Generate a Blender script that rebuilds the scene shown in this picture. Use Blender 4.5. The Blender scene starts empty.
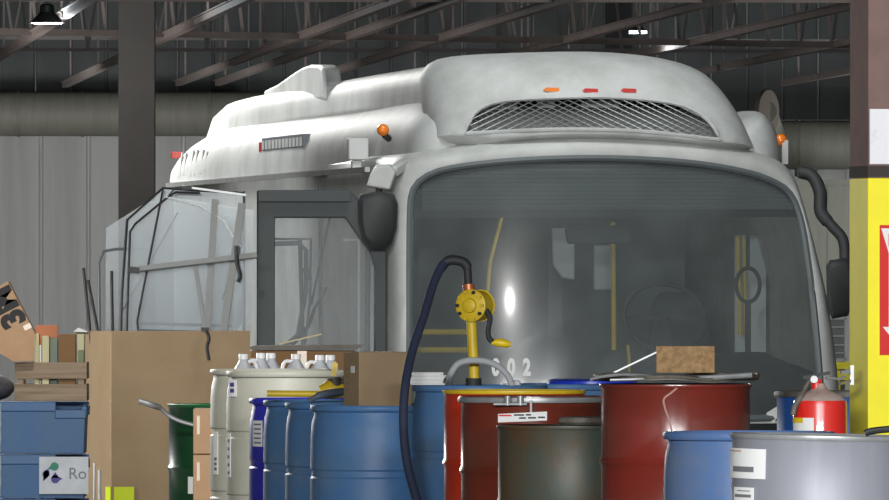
import bpy, math, random
from mathutils import Vector, Matrix
random.seed(7)
PI = math.pi
C = bpy.context.scene.collection
F = 10000.0; EYE = 1.55; HY = 285.0; CX = 444.5

def W(px, py, Y):
    return Vector(((px-CX)*Y/F, Y, EYE+(HY-py)*Y/F))
def zat(py, Y): return EYE+(HY-py)*Y/F
def xat(px, Y): return (px-CX)*Y/F
def srgb(r, g, b):
    f = lambda c: (c/255/12.92) if c/255 <= .04045 else ((c/255+.055)/1.055)**2.4
    return (f(r), f(g), f(b), 1)

# ------------------------------------------------------------------ materials
MATS = {}
def mat(name, col, rough=.5, metal=0., col2=None, scale=6., amt=.5, bump=0., bscale=60., stretch=(1,1,1), coat=0., spec=.5, sharp=(.4,.65)):
    if name in MATS: return MATS[name]
    m = bpy.data.materials.new(name); m.use_nodes = True
    nt = m.node_tree; b = nt.nodes['Principled BSDF']
    b.inputs['Roughness'].default_value = rough; b.inputs['Metallic'].default_value = metal
    b.inputs['Coat Weight'].default_value = coat; b.inputs['Specular IOR Level'].default_value = spec
    b.inputs['Base Color'].default_value = col
    tc = nt.nodes.new('ShaderNodeTexCoord'); mp = nt.nodes.new('ShaderNodeMapping')
    mp.inputs['Scale'].default_value = stretch; nt.links.new(tc.outputs['Object'], mp.inputs[0])
    if col2:
        n = nt.nodes.new('ShaderNodeTexNoise'); n.inputs['Scale'].default_value = scale; n.inputs['Detail'].default_value = 6; n.inputs['Roughness'].default_value = .65
        nt.links.new(mp.outputs[0], n.inputs['Vector'])
        r = nt.nodes.new('ShaderNodeMapRange'); r.inputs['From Min'].default_value = sharp[0]; r.inputs['From Max'].default_value = sharp[1]; r.inputs['To Max'].default_value = amt
        nt.links.new(n.outputs[0], r.inputs['Value'])
        mx = nt.nodes.new('ShaderNodeMix'); mx.data_type = 'RGBA'
        mx.inputs[6].default_value = col; mx.inputs[7].default_value = col2
        nt.links.new(r.outputs[0], mx.inputs[0]); nt.links.new(mx.outputs[2], b.inputs['Base Color'])
    if bump:
        n2 = nt.nodes.new('ShaderNodeTexNoise'); n2.inputs['Scale'].default_value = bscale; n2.inputs['Detail'].default_value = 4
        nt.links.new(mp.outputs[0], n2.inputs['Vector'])
        bp = nt.nodes.new('ShaderNodeBump'); bp.inputs['Strength'].default_value = bump; bp.inputs['Distance'].default_value = .01
        nt.links.new(n2.outputs[0], bp.inputs['Height']); nt.links.new(bp.outputs[0], b.inputs['Normal'])
    MATS[name] = m; return m
def emis(name, col, s):
    m = bpy.data.materials.new(name); m.use_nodes = True; b = m.node_tree.nodes['Principled BSDF']
    b.inputs['Base Color'].default_value = col; b.inputs['Emission Color'].default_value = col; b.inputs['Emission Strength'].default_value = s
    return m
def glass(name, tint, gl_rough, dust, dustcol, ior=1.5, haze=0.):
    m = bpy.data.materials.new(name); m.use_nodes = True; nt = m.node_tree
    for n in list(nt.nodes): nt.nodes.remove(n)
    out = nt.nodes.new('ShaderNodeOutputMaterial')
    tr = nt.nodes.new('ShaderNodeBsdfTransparent'); tr.inputs[0].default_value = tint
    gl = nt.nodes.new('ShaderNodeBsdfGlossy'); gl.inputs['Roughness'].default_value = gl_rough
    df = nt.nodes.new('ShaderNodeBsdfDiffuse'); df.inputs[0].default_value = dustcol
    fr = nt.nodes.new('ShaderNodeFresnel'); fr.inputs[0].default_value = ior
    m1 = nt.nodes.new('ShaderNodeMixShader'); m2 = nt.nodes.new('ShaderNodeMixShader')
    tc = nt.nodes.new('ShaderNodeTexCoord'); n = nt.nodes.new('ShaderNodeTexNoise'); n.inputs['Scale'].default_value = 3; n.inputs['Detail'].default_value = 6
    nt.links.new(tc.outputs['Object'], n.inputs['Vector'])
    r = nt.nodes.new('ShaderNodeMapRange'); r.inputs['From Min'].default_value = .3; r.inputs['From Max'].default_value = .7
    r.inputs['To Min'].default_value = dust*.75; r.inputs['To Max'].default_value = dust*1.25
    nt.links.new(n.outputs[0], r.inputs['Value'])
    nt.links.new(r.outputs[0], m1.inputs[0]); nt.links.new(tr.outputs[0], m1.inputs[1]); nt.links.new(df.outputs[0], m1.inputs[2])
    nt.links.new(fr.outputs[0], m2.inputs[0]); nt.links.new(m1.outputs[0], m2.inputs[1])
    g2 = nt.nodes.new('ShaderNodeBsdfGlossy'); g2.inputs['Roughness'].default_value = gl_rough*3.2; gm = nt.nodes.new('ShaderNodeMixShader'); gm.inputs[0].default_value = haze
    nt.links.new(gl.outputs[0], gm.inputs[1]); nt.links.new(g2.outputs[0], gm.inputs[2]); nt.links.new(gm.outputs[0], m2.inputs[2])
    nt.links.new(m2.outputs[0], out.inputs[0]); return m

M = dict(
 buswhite = mat('bus_white', srgb(180,182,179), .55, 0, srgb(140,142,139), 3, .55, .08, 30, spec=.4),
 busroof = mat('bus_roof_white', srgb(184,187,185), .6, 0, srgb(140,142,139), 2.6, .55, .08, 30, spec=.35),
 rubber = mat('black_rubber', srgb(26,27,28), .55),
 blackp = mat('black_plastic', srgb(44,46,47), .65, bump=.1),
 darkmetal = mat('dark_metal', srgb(52,56,56), .45, .3),
 gasket = mat('grey_gasket', srgb(88,94,96), .4),
 amber = mat('amber_lens', srgb(225,120,30), .25, coat=.5),
 redlens = mat('red_lens', srgb(190,40,30), .25, coat=.5),
 yellow = mat('yellow_paint', srgb(222,190,40), .45, 0, srgb(150,120,40), 12, .3),
 railyellow = mat('rail_yellow', srgb(215,185,50), .4),
 interior = mat('bus_interior_grey', srgb(96,102,104), .7),
 panelwhite = mat('interior_panel', srgb(190,195,195), .6),
 seat = mat('seat_fabric', srgb(45,50,58), .9),
 shade = mat('sun_shade', srgb(96,104,106), .8),
 blue = mat('blue_plastic', srgb(68,114,164), .5, 0, srgb(104,126,146), 3, .6, .06, 25, spec=.5),
 purple = mat('violet_blue_plastic', srgb(52,52,178), .38, 0, srgb(40,40,130), 3, .4),
 brightblue = mat('bright_blue_plastic', srgb(28,60,200), .3, coat=.3),
 steelblue = mat('dusty_blue_plastic', srgb(66,104,160), .45, 0, srgb(104,116,132), 2.5, .8, .05),
 white = mat('white_plastic', srgb(182,182,168), .5, 0, srgb(158,156,142), 3, .5),
 red = mat('dark_red_paint', srgb(116,44,30), .3, 0, srgb(92,48,30), 3, .8, .04, 20, coat=.5),
 redbright = mat('bright_red_paint', srgb(205,56,26), .3, 0, srgb(160,44,24), 3, .5, coat=.4),
 redA = mat('worn_red_paint', srgb(128,44,36), .25, 0, srgb(96,48,34), 2.2, .8, .06, 14, coat=.6),
 green = mat('dark_green_paint', srgb(22,70,40), .3, 0, srgb(16,44,28), 4, .5, coat=.4),
 greenlid = mat('green_lid_paint', srgb(30,100,52), .35),
 olive = mat('rusty_olive_paint', srgb(70,80,72), .5, .1, srgb(92,66,38), 3.4, .95, .12, 30, stretch=(1,1,.6)),
 greysteel = mat('brushed_grey_steel', srgb(140,142,150), .5, .2, srgb(120,122,130), 2, .5, .04, 60, stretch=(6,6,.4)),
 galv = mat('galvanized_steel', srgb(160,162,162), .4, .4, srgb(120,122,122), 10, .5),
 dirtylid = mat('dirty_lid', srgb(120,114,104), .6, .2, srgb(62,58,52), 14, .8, .2),
 card = mat('cardboard', srgb(154,132,102), .85, 0, srgb(144,118,86), 5, .5, .05),
 cardlight = mat('light_cardboard', srgb(190,156,122), .85, 0, srgb(178,134,98), 5, .5),
 cardred = mat('reddish_cardboard', srgb(170,110,80), .85),
 carddark = mat('brown_cardboard', srgb(128,96,62), .85),
 tape = mat('clear_tape', srgb(214,190,160), .2, coat=.6),
 wood = mat('weathered_wood', srgb(150,132,110), .8, 0, srgb(112,94,72), 4, .8, .25, 30, stretch=(.6,6,12)),
 palletwood = mat('pallet_wood', srgb(140,116,84), .85, 0, srgb(96,78,56), 5, .7, .2, 30),
 osb = mat('osb_board', srgb(164,132,90), .8, 0, srgb(112,86,56), 45, .8, .3, 60),
 binblue = mat('bin_blue', srgb(44,88,134), .55, 0, srgb(64,92,116), 4, .6, .08),
 binwhite = mat('bin_worn_edge', srgb(170,180,184), .6, 0, srgb(90,110,120), 12, .8),
 paper = mat('white_paper', srgb(225,226,224), .7),
 ink = mat('black_ink', srgb(40,40,42), .7),
 greyink = mat('grey_ink', srgb(110,112,116), .7),
 redink = mat('red_ink', srgb(205,40,36), .7),
 jug = glass('jug_plastic', (.9,.92,.94,1), .3, .6, srgb(225,230,236)),
 cap = mat('white_cap', srgb(236,236,236), .4),
 hose = mat('dark_blue_hose', srgb(44,52,76), .8),
 clearhose = mat('clear_grey_hose', srgb(176,180,182), .3, coat=.4),
 extred = mat('extinguisher_red', srgb(214,36,26), .3, coat=.5),
 dust = mat('dusty_cap', srgb(170,158,150), .8, 0, srgb(150,90,80), 9, .6),
 colbrown = mat('primer_brown_steel', srgb(122,98,92), .75, 0, srgb(92,74,68), 4, .6, .08),
 colgrey = mat('dark_brown_steel', srgb(58,52,47), .8, 0, srgb(48,43,39), 4, .5),
 coldark = mat('column_dark_steel', srgb(40,42,42), .7),
 yellowcol = mat('safety_yellow', srgb(244,232,24), .5, 0, srgb(214,200,30), 3, .3, .04),
 truss = mat('truss_steel', srgb(122,112,108), .7, 0, srgb(88,80,76), 3, .5),
 trussdark = mat('truss_dark_steel', srgb(92,90,88), .7, .1),
 duct = mat('duct_sheet_metal', srgb(118,118,108), .65, .05, srgb(100,100,90), 2, .5, .1, 4, stretch=(8,1,1)),
 aluminium = mat('aluminium_bar', srgb(108,110,107), .5, .2, srgb(100,102,98), 8, .5),
 hiviz = mat('lime_label', srgb(205,225,40), .6),
 shadegrey = mat('frame_grey', srgb(90,100,106), .5),
 beige = mat('cream_pages', srgb(196,190,150), .8),
 black = mat('plain_black', srgb(18,18,18), .8),
 gwhite = mat('frame_white', srgb(190,192,190), .5),
 midblue = mat('cobalt_paint', srgb(40,90,165), .45),
 logogreen = mat('logo_green', srgb(52,120,100), .7), logopurple = mat('logo_purple', srgb(72,60,130), .7),
)
M['windshield'] = glass('windshield_glass', (.7,.74,.74,1), .06, .21, srgb(142,150,150), 1.45, .45)
M['pane'] = glass('pane_glass', (.9,.92,.92,1), .08, .2, srgb(176,182,186), 1.45)
M['cleanpane'] = glass('door_pane_glass', (.92,.94,.94,1), .05, .16, srgb(180,184,186), 1.45)

# ------------------------------------------------------------------ mesh builder
class MB:
    def __init__(s): s.v = []; s.f = []
    def add(s, vs, fs):
        o = len(s.v); s.v += [Vector(v) for v in vs]; s.f += [tuple(i+o for i in f) for f in fs]; return s
    def box(s, c, d, rot=None):
        x, y, z = d[0]/2, d[1]/2, d[2]/2
        vs = [Vector(p) for p in ((-x,-y,-z),(x,-y,-z),(x,y,-z),(-x,y,-z),(-x,-y,z),(x,-y,z),(x,y,z),(-x,y,z))]
        if rot: vs = [rot @ v for v in vs]
        return s.add([v+Vector(c) for v in vs], [(0,3,2,1),(4,5,6,7),(0,1,5,4),(1,2,6,5),(2,3,7,6),(3,0,4,7)])
    def bar(s, p0, p1, w, h=None, up=(0,0,1)):
        p0, p1 = Vector(p0), Vector(p1); h = h or w
        d = (p1-p0).normalized(); u = Vector(up)
        if abs(d.dot(u)) > .98: u = Vector((0,1,0))
        a = d.cross(u).normalized(); b = a.cross(d)
        vs = []
        for p in (p0, p1):
            for i, j in ((-1,-1),(1,-1),(1,1),(-1,1)): vs.append(p+a*w/2*i+b*h/2*j)
        return s.add(vs, [(0,1,2,3),(7,6,5,4),(0,4,5,1),(1,5,6,2),(2,6,7,3),(3,7,4,0)])
    def tube(s, pts, r, n=10, closed=False):
        pts = [Vector(p) for p in pts]; N = len(pts); rings = []; a = None
        for i, p in enumerate(pts):
            if closed: d = pts[(i+1)%N]-pts[i-1]
            else: d = pts[min(i+1,N-1)]-pts[max(i-1,0)]
            d.normalize()
            if a is None:
                u = Vector((0,0,1)) if abs(d.z) < .9 else Vector((0,1,0)); a = d.cross(u).normalized()
            else:
                a = (a-d*a.dot(d)).normalized()
            b = d.cross(a); rr = r[i] if isinstance(r, (list,tuple)) else r
            rings.append([p+(a*math.cos(t)+b*math.sin(t))*rr for t in [2*PI*k/n for k in range(n)]])
        return s.loft(rings, cap=not closed, loop=closed)
    def cyl(s, p0, p1, r, n=20, r1=None): return s.tube([p0, p1], [r, r if r1 is None else r1], n)
    def loft(s, rings, cap=True, loop=False):
        n = len(rings[0]); vs = [v for r in rings for v in r]; fs = []
        R = len(rings)
        for i in range(R if loop else R-1):
            j = (i+1) % R
            for k in range(n):
                l = (k+1) % n; fs.append((i*n+k, i*n+l, j*n+l, j*n+k))
        if cap and not loop:
            fs.append(tuple(range(n))[::-1]); fs.append(tuple((R-1)*n+k for k in range(n)))
        return s.add(vs, fs)
    def lathe(s, prof, n=48, c=(0,0,0)):
        c = Vector(c)
        return s.loft([[c+Vector((r*math.cos(2*PI*k/n), r*math.sin(2*PI*k/n), z)) for k in range(n)] for r, z in prof])
    def prism(s, poly, axis_vec):
        a = [Vector(p) for p in poly]; b = [p+Vector(axis_vec) for p in a]
        return s.loft([a, b])
    def sphere(s, c, rx, ry=None, rz=None, n=16):
        ry = ry or rx; rz = rz or rx; c = Vector(c)
        return s.loft([[c+Vector((rx*math.sin(t)*math.cos(2*PI*k/n), ry*math.sin(t)*math.sin(2*PI*k/n), rz*math.cos(t))) for k in range(n)] for t in [.02+(PI-.04)*i/10 for i in range(11)]])
    def build(s, name, m, parent=None, off=(0,0,0), smooth=35, bevel=0):
        off = Vector(off)
        me = bpy.data.meshes.new(name); me.from_pydata([v-off for v in s.v], [], s.f); me.update()
        import bmesh
        bm = bmesh.new(); bm.from_mesh(me); bmesh.ops.recalc_face_normals(bm, faces=bm.faces); bm.to_mesh(me); bm.free()
        if m: me.materials.append(m)
        o = bpy.data.objects.new(name, me); C.objects.link(o)
        if parent: o.parent = parent
        else: o.location = off
        if smooth:
            for p in me.polygons: p.use_smooth = True
            me.set_sharp_from_angle(angle=math.radians(smooth))
        if bevel:
            b = o.modifiers.new('bevel', 'BEVEL'); b.width = bevel; b.segments = 2; b.limit_method = 'ANGLE'
        return o

def thing(name, label, cat, loc=(0,0,0), rz=0, group=None):
    o = bpy.data.objects.new(name, None); C.objects.link(o); o.location = loc; o.rotation_euler = (0,0,rz)
    o.empty_display_size = .1
    o['label'] = label; o['category'] = cat
    if group: o['group'] = group
    return o
def tag(o, label, cat, group=None):
    o['label'] = label; o['category'] = cat
    if group: o['group'] = group
    return o
def struct(o): o['kind'] = 'structure'; return o
def text_mesh(name, body, size, m, parent, mtx, extr=.0008, align='CENTER', bold=0.0, sx=1.):
    cu = bpy.data.curves.new(name, 'FONT'); cu.body = body; cu.size = size; cu.extrude = extr; cu.align_x = align; cu.align_y = 'CENTER'; cu.offset = bold
    t = bpy.data.objects.new('tmp', cu); C.objects.link(t)
    dg = bpy.context.evaluated_depsgraph_get(); dg.update()
    me = bpy.data.meshes.new_from_object(t.evaluated_get(dg)); bpy.data.objects.remove(t)
    me.transform(mtx @ Matrix.Diagonal((sx,1,1,1))); me.materials.clear(); me.materials.append(m)
    o = bpy.data.objects.new(name, me); C.objects.link(o)
    if parent: o.parent = parent
    return o
def face_m(loc, rz=0, roll=0):   # text plane facing -Y, then turned by rz, rolled in its plane
    return Matrix.Translation(loc) @ Matrix.Rotation(rz,4,'Z') @ Matrix.Rotation(PI/2,4,'X') @ Matrix.Rotation(roll,4,'Z')
def smoothpts(pts, n=8):
    pts = [Vector(p) for p in pts]; out = []
    for i in range(len(pts)-1):
        p0 = pts[max(i-1,0)]; p1 = pts[i]; p2 = pts[i+1]; p3 = pts[min(i+2,len(pts)-1)]
        for k in range(n):
            t = k/n
            out.append(.5*((2*p1)+(p2-p0)*t+(2*p0-5*p1+4*p2-p3)*t*t+(-p0+3*p1-3*p2+p3)*t**3))
    out.append(pts[-1]); return out

# ------------------------------------------------------------------ the hall
YB = 118.; XW = 13.; ZC = 6.2
def wallmat(name, c1, c2, c3, rib):
    m = mat(name, c1, .65, .1, c2, 1.1, .9, 0, stretch=(2.2,1,.12), sharp=(.38,.72))
    nt = m.node_tree; b = nt.nodes['Principled BSDF']
    tc = nt.nodes.new('ShaderNodeTexCoord'); sx = nt.nodes.new('ShaderNodeSeparateXYZ'); nt.links.new(tc.outputs['Object'], sx.inputs[0])
    mu = nt.nodes.new('ShaderNodeMath'); mu.operation = 'MULTIPLY'; mu.inputs[1].default_value = 1/rib; nt.links.new(sx.outputs[0], mu.inputs[0])
    fr = nt.nodes.new('ShaderNodeMath'); fr.operation = 'PINGPONG'; fr.inputs[1].default_value = 1; nt.links.new(mu.outputs[0], fr.inputs[0])
    st = nt.nodes.new('ShaderNodeMapRange'); st.inputs['From Min'].default_value = .9; st.inputs['From Max'].default_value = .97; nt.links.new(fr.outputs[0], st.inputs['Value'])
    bp = nt.nodes.new('ShaderNodeBump'); bp.inputs['Distance'].default_value = .03; bp.inputs['Strength'].default_value = .7
    nt.links.new(st.outputs[0], bp.inputs['Height']); nt.links.new(bp.outputs[0], b.inputs['Normal'])
    # pale streaks broken up by noise along the ribs
    mp = nt.nodes.new('ShaderNodeMapping'); mp.inputs['Scale'].default_value = (5,1,.25); nt.links.new(tc.outputs['Object'], mp.inputs[0])
    ns = nt.nodes.new('ShaderNodeTexNoise'); ns.inputs['Scale'].default_value = 1.6; ns.inputs['Detail'].default_value = 5; nt.links.new(mp.outputs[0], ns.inputs['Vector'])
    r2 = nt.nodes.new('ShaderNodeMapRange'); r2.inputs['From Min'].default_value = .45; r2.inputs['From Max'].default_value = .7; nt.links.new(ns.outputs[0], r2.inputs['Value'])
    m3 = nt.nodes.new('ShaderNodeMath'); m3.operation = 'MULTIPLY'; nt.links.new(r2.outputs[0], m3.inputs[0]); nt.links.new(st.outputs[0], m3.inputs[1])
    mx = nt.nodes.new('ShaderNodeMix'); mx.data_type = 'RGBA'; mx.inputs[7].default_value = c3
    old = b.inputs['Base Color'].links[0].from_socket
    nt.links.new(old, mx.inputs[6]); nt.links.new(m3.outputs[0], mx.inputs[0]); nt.links.new(mx.outputs[2], b.inputs['Base Color'])
    return m
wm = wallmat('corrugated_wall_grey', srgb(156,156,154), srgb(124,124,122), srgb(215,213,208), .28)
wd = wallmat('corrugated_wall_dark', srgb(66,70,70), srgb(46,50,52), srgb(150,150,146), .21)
struct(MB().box((0,YB/2-5,-.1), (2*XW,YB+12,.2)).build('floor', mat('concrete_floor', srgb(112,110,106), .7, 0, srgb(80,78,74), .8, .8, .1)))
struct(MB().box((0,YB/2-5,ZC+.1), (2*XW,YB+12,.2)).build('ceiling', mat('roof_deck', srgb(60,60,60), .9, 0, srgb(44,44,44), 2, .6)))
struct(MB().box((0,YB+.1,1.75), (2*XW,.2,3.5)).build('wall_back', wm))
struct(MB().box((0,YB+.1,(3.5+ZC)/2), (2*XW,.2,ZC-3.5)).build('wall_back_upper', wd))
struct(MB().box((-XW-.1,YB/2-5,ZC/2), (.2,YB+12,ZC)).build('wall_left', wm))
struct(MB().box((XW+.1,YB/2-5,ZC/2), (.2,YB+12,ZC)).build('wall_right', wm))

# ducts in front of the back wall
def duct(x0, x1, Y, zc, r, label):
    t = thing('air_duct', label, 'duct', (x0,Y,zc))
    mb = MB(); mb.cyl((x0,Y,zc), (x1,Y,zc), r, 36); mb.build('duct_pipe', M['duct'], t, (x0,Y,zc))
    x = x0+.25; k = 0
    while x < x1:
        q = MB(); q.cyl((x-.012,Y,zc), (x+.012,Y,zc), r+.012, 36); q.build('seam_band', M['duct'], t, (x0,Y,zc)); x += .75
    x = x0+1.2
    while x < x1:
        q = MB(); q.bar((x,Y,zc+r), (x,Y,ZC), .015); q.build('hanger_rod', M['trussdark'], t, (x0,Y,zc)); x += 3.
    return t
duct(-9., xat(270,117.4), 117.4, zat(114,117.4), .26, 'long grey round duct along the back wall, left behind the brown column')
duct(xat(775,116), 9., 116., zat(145,116), .285, 'large pale round duct on the back wall, right of the bus roof')
DE = t = thing('duct_end_cap', 'round sheet metal duct end standing out above the right end of the bus', 'duct', W(765,112,108))
ax_ = Vector((.87,-.49,0)); MB().tube([t.location, t.location+ax_*.05], .24, 36).build('end_disc', mat('duct_end_metal', srgb(96,86,78), .75), t, t.location)
MB().tube([W(766,112,108.), W(775,135,114)], .12, 28).build('duct_elbow', M['duct'], t, t.location); MB().bar(t.location, (t.location.x,t.location.y,ZC), .015).build('hanger_rod', M['trussdark'], t, t.location)

# steel columns
def hcolumn(px0, px1, Y, m1, label, z0=0):
    w = (px1-px0)*Y/F; x = xat((px0+px1)/2, Y)
    t = thing('steel_column', label, 'column', (x,Y,0))
    mb = MB(); mb.box((0,-w*.45,ZC/2), (w,.02,ZC)); mb.box((0,w*.45,ZC/2), (w,.02,ZC)); mb.box((0,0,ZC/2), (.02,w*.9,ZC)); mb.build('beam', m1, t)
    MB().box((0,0,.015), (w*1.6,w*1.6,.03)).build('base_plate', m1, t)
    return t
hcolumn(119, 155, 88, M['colgrey'], 'dark brown steel column left of the bus, in front of the back wall')
hcolumn(605, 632, 108, M['coldark'], 'nearly black steel column rising behind the middle of the bus roof')

# joists running back under the roof
ords = ['first', 'second', 'third', 'fourth', 'fifth', 'sixth', 'seventh', 'eighth', 'ninth', 'tenth']
ks = [3.63, 4.9, 6.22, 6.68, 7.6, 8.86, 10.16, 11.65, 13.27]
for i, k in enumerate(ks):
    zb = 3.9 if i > 1 else 3.88
    o = thing('roof_joist', 'steel roof joist running back overhead, %s counting from the left' % ords[i], 'joist', (k-.08*90,90,zb), 0, 'roof joists running front to back')
    L = o.location
    mb = MB(); Y0, Y1 = 62., 116.5
    P = lambda Y, z: Vector((k-.08*Y, Y, z))
    mb.bar(P(Y0,zb), P(Y1,zb), .07, .06); mb.bar(P(Y0,zb+.03), P(Y1,zb+.03), .11, .012); mb.build('bottom_chord', M['truss'], o, L)
    for y in range(66,116,7): MB().bar(P(y,zb), P(y,ZC), .02).build('hanger_rod', M['truss'], o, L)
# girders across
for i, (xa, Ya, xb, Yb_, py, m, r, sp) in enumerate([(-6,91.5,6.,99.2,None,'truss',.06,.62), (-5,82.9,5,83.6,None,'truss',.03,.8), (-6,106,6,107,None,'trussdark',.04,.62), (-6,111,6,113,None,'trussdark',.04,.8)]):
    lab = ['pale steel roof girder crossing the hall beside the hanging lamp', 'thin steel roof girder at the very top of the view', 'dark steel roof girder crossing the hall behind the bus roof', 'darkest steel roof girder, close to the back wall'][i]
    zb = [3.9,3.92,4.05,4.3][i]
    a = Vector((xa,Ya,zb)); b = Vector((xb,Yb_,zb))
    o = thing('roof_girder', lab, 'girder', (a+b)/2, 0, 'roof girders across the hall'); L = o.location
    MB().bar(a, b, r, r).build('bottom_chord', M[m], o, L)
    up = Vector((0,0,1.5)); MB().bar(a+up, b+up, r, r).build('top_chord', M[m], o, L)
    n = int(12/sp); d = (b-a)/n
    for j in range(n):
        p = a+d*(j+.5)
        MB().bar(p, p+up-d*.28, .03, .02).build('web_bar', M[m], o, L)
        if j % 2: MB().bar(p, p+up+d*.4, .03, .02).build('web_bar', M['trussdark'], o, L)
# hanging lamps
def highbay(px, py, Y, w, label, power):
    p = W(px, py, Y); t = thing('high_bay_lamp', label, 'lamp', p)
    mb = MB(); mb.lathe([(w*.12,w*.55),(w*.2,w*.5),(w*.22,w*.3),(w*.45,w*.06),(w*.5,0),(w*.47,0),(w*.2,w*.25)], 32); mb.build('lamp_shade', M['darkmetal'], t)
    MB().lathe([(.001,-.005),(w*.44,-.004),(w*.44,.02),(.001,.02)], 32).build('bulb_lens', emis('lamp_glow', (.8,.92,1,1), 9), t)
    MB().bar((0,0,w*.5), (0,0,ZC-p.z), .02).build('hanger_cable', M['rubber'], t)
    l = bpy.data.lights.new('lamp_light', 'POINT'); l.energy = power; l.shadow_soft_size = .12; l.color = (.9,.96,1)
    lo = bpy.data.objects.new('lamp_light', l); C.objects.link(lo); lo.location = p+Vector((0,0,-.12))
    return t
highbay(47, 23, 86, .3, 'round hanging lamp, lit, at the upper left under the roof', 130)
highbay(638, 33, 99, .2, 'small lit hanging lamp beside the dark column above the bus', 25)

# ------------------------------------------------------------------ the bus
BR = math.radians(8.7); BX, BY = .985, 57.7
bus = thing('city_bus', 'dusty white city bus with a big dark windshield and domed roof', 'bus', (BX,BY,0), BR)
def B2(px, py, v):    # pixel on the plane v=const -> local u, z
    k = (px-CX)/F
    # X = BX+cu-sv ; Y = BY+su+cv ; X = k*Y
    c, s = math.cos(BR), math.sin(BR)
    u = (k*(BY+c*v)-BX+s*v)/(c-k*s); Y = BY+s*u+c*v
    return u, EYE+(HY-py)*Y/F
def S(u, z):          # front surface of the mask
    e = min(abs(u)/1.28, 1.05)
    return -.3+.27*e**2.4+.10*(z-1.43)+.06*(z-1.43)**2
def catmull(pts, n):
    out = []; N = len(pts)
    for i in range(N):
        p0, p1, p2, p3 = pts[i-1], pts[i], pts[(i+1)%N], pts[(i+2)%N]
        for k in range(n):
            t = k/n
            out.append(tuple(.5*((2*p1[a])+(p2[a]-p0[a])*t+(2*p0[a]-5*p1[a]+4*p2[a]-p3[a])*t*t+(-p0[a]+3*p1[a]-3*p2[a]+p3[a])*t**3) for a in (0,1)))
    return out
def resample(poly, N, c):   # by angle about c -> matching rays
    res = []; M_ = len(poly)
    for k in range(N):
        a = 2*PI*k/N; d = (math.cos(a), math.sin(a)); best = None
        for i in range(M_):
            p, q = poly[i], poly[(i+1)%M_]
            ex, ey = q[0]-p[0], q[1]-p[1]; den = d[0]*ey-d[1]*ex
            if abs(den) < 1e-12: continue
            wx, wy = p[0]-c[0], p[1]-c[1]
            t = (wx*ey-wy*ex)/den; s_ = (wx*d[1]-wy*d[0])/den
            if t > 0 and -1e-6 <= s_ <= 1+1e-6:
                if best is None or t > best: best = t
        res.append((c[0]+d[0]*best, c[1]+d[1]*best))
    return res
# windshield outline (pixels, front plane)
ws_px = [(409,400),(409,330),(410,260),(412,205),(416,188),(428,176),(455,167),(520,160),(600,158),(680,162),(740,171),(772,181),(790,193),(801,218),(808,262),(813,310),(817,360),(819,402),(811,415),(760,418),(615,420),(480,416),(420,412)]
ws = catmull([B2(x,y,-.08) for x, y in ws_px], 6)
outer_px = [(386,500),(386,400),(387,330),(387,230),(388,190),(394,168),(408,155),(440,149),(475,141),(540,134),(600,131),(665,134),(715,141),(755,151),(783,161),(797,176),(806,205),(818,250),(830,300),(840,370),(843,430),(842,500),(836,535),(760,540),(615,541),(450,539),(392,532)]
ou = catmull([B2(x,y,.0) for x, y in outer_px], 6)
NR = 144; CC = (0., 1.55)
wsr = resample(ws, NR, CC); our = resample(ou, NR, CC)
mb = MB(); rings = []
for t in (0,.15,.35,.55,.7,.82,.91,.97,1.0):
    ring = []
    for a, b in zip(wsr, our):
        u = a[0]+(b[0]-a[0])*t; z = a[1]+(b[1]-a[1])*t
        rnd = .16*(1-math.sqrt(max(0,1-t**3)))-.03*math.sin(PI*t)
        ring.append(Vector((u, S(u,z)+rnd-.02+.02*t, z)))
    rings.append(ring)
last = rings[-1]
for v in (.35,1.5,3,5,7,9,10.1,10.35,10.45):
    f = 1 if v < 10.2 else (.99 if v < 10.4 else .96)
    ring = []
    for p in last:
        u = max(-1.27, min(1.27, p.x*1.0)) if v > .5 else p.x
        z = p.z
        if v >= 1.5: u = math.copysign(min(abs(u)*1.03+0, 1.28), u) if abs(u) > .6 else u
        ring.append(Vector((u*f, v, CC[1]+(z-CC[1])*f)))
    rings.append(ring)
# inner return of the windshield opening
ring0 = [p+Vector((0,.07,0)) for p in rings[0]]
mb.loft([ring0]+rings, cap=False)
n = len(mb.v); mb.f.append(tuple(n-NR+k for k in range(NR)))
body = mb.build('body', M['buswhite'], bus, smooth=50)
# windshield as a bowed sheet
mb = MB(); rr = []
for t in (.02,.2,.4,.6,.8,.92,1.0):
    rr.append([Vector((CC[0]+(a[0]-CC[0])*t, S(CC[0]+(a[0]-CC[0])*t, CC[1]+(a[1]-CC[1])*t)+.005, CC[1]+(a[1]-CC[1])*t)) for a in wsr])
mb.loft(rr, cap=False); mb.f.append(tuple(range(NR)))
wsh = mb.build('windshield', M['windshield'], bus, smooth=60)
MB().tube([Vector((a[0], S(*a)-.012, a[1])) for a in wsr], .022, 8, closed=True).build('windshield_gasket', M['gasket'], bus)
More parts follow.
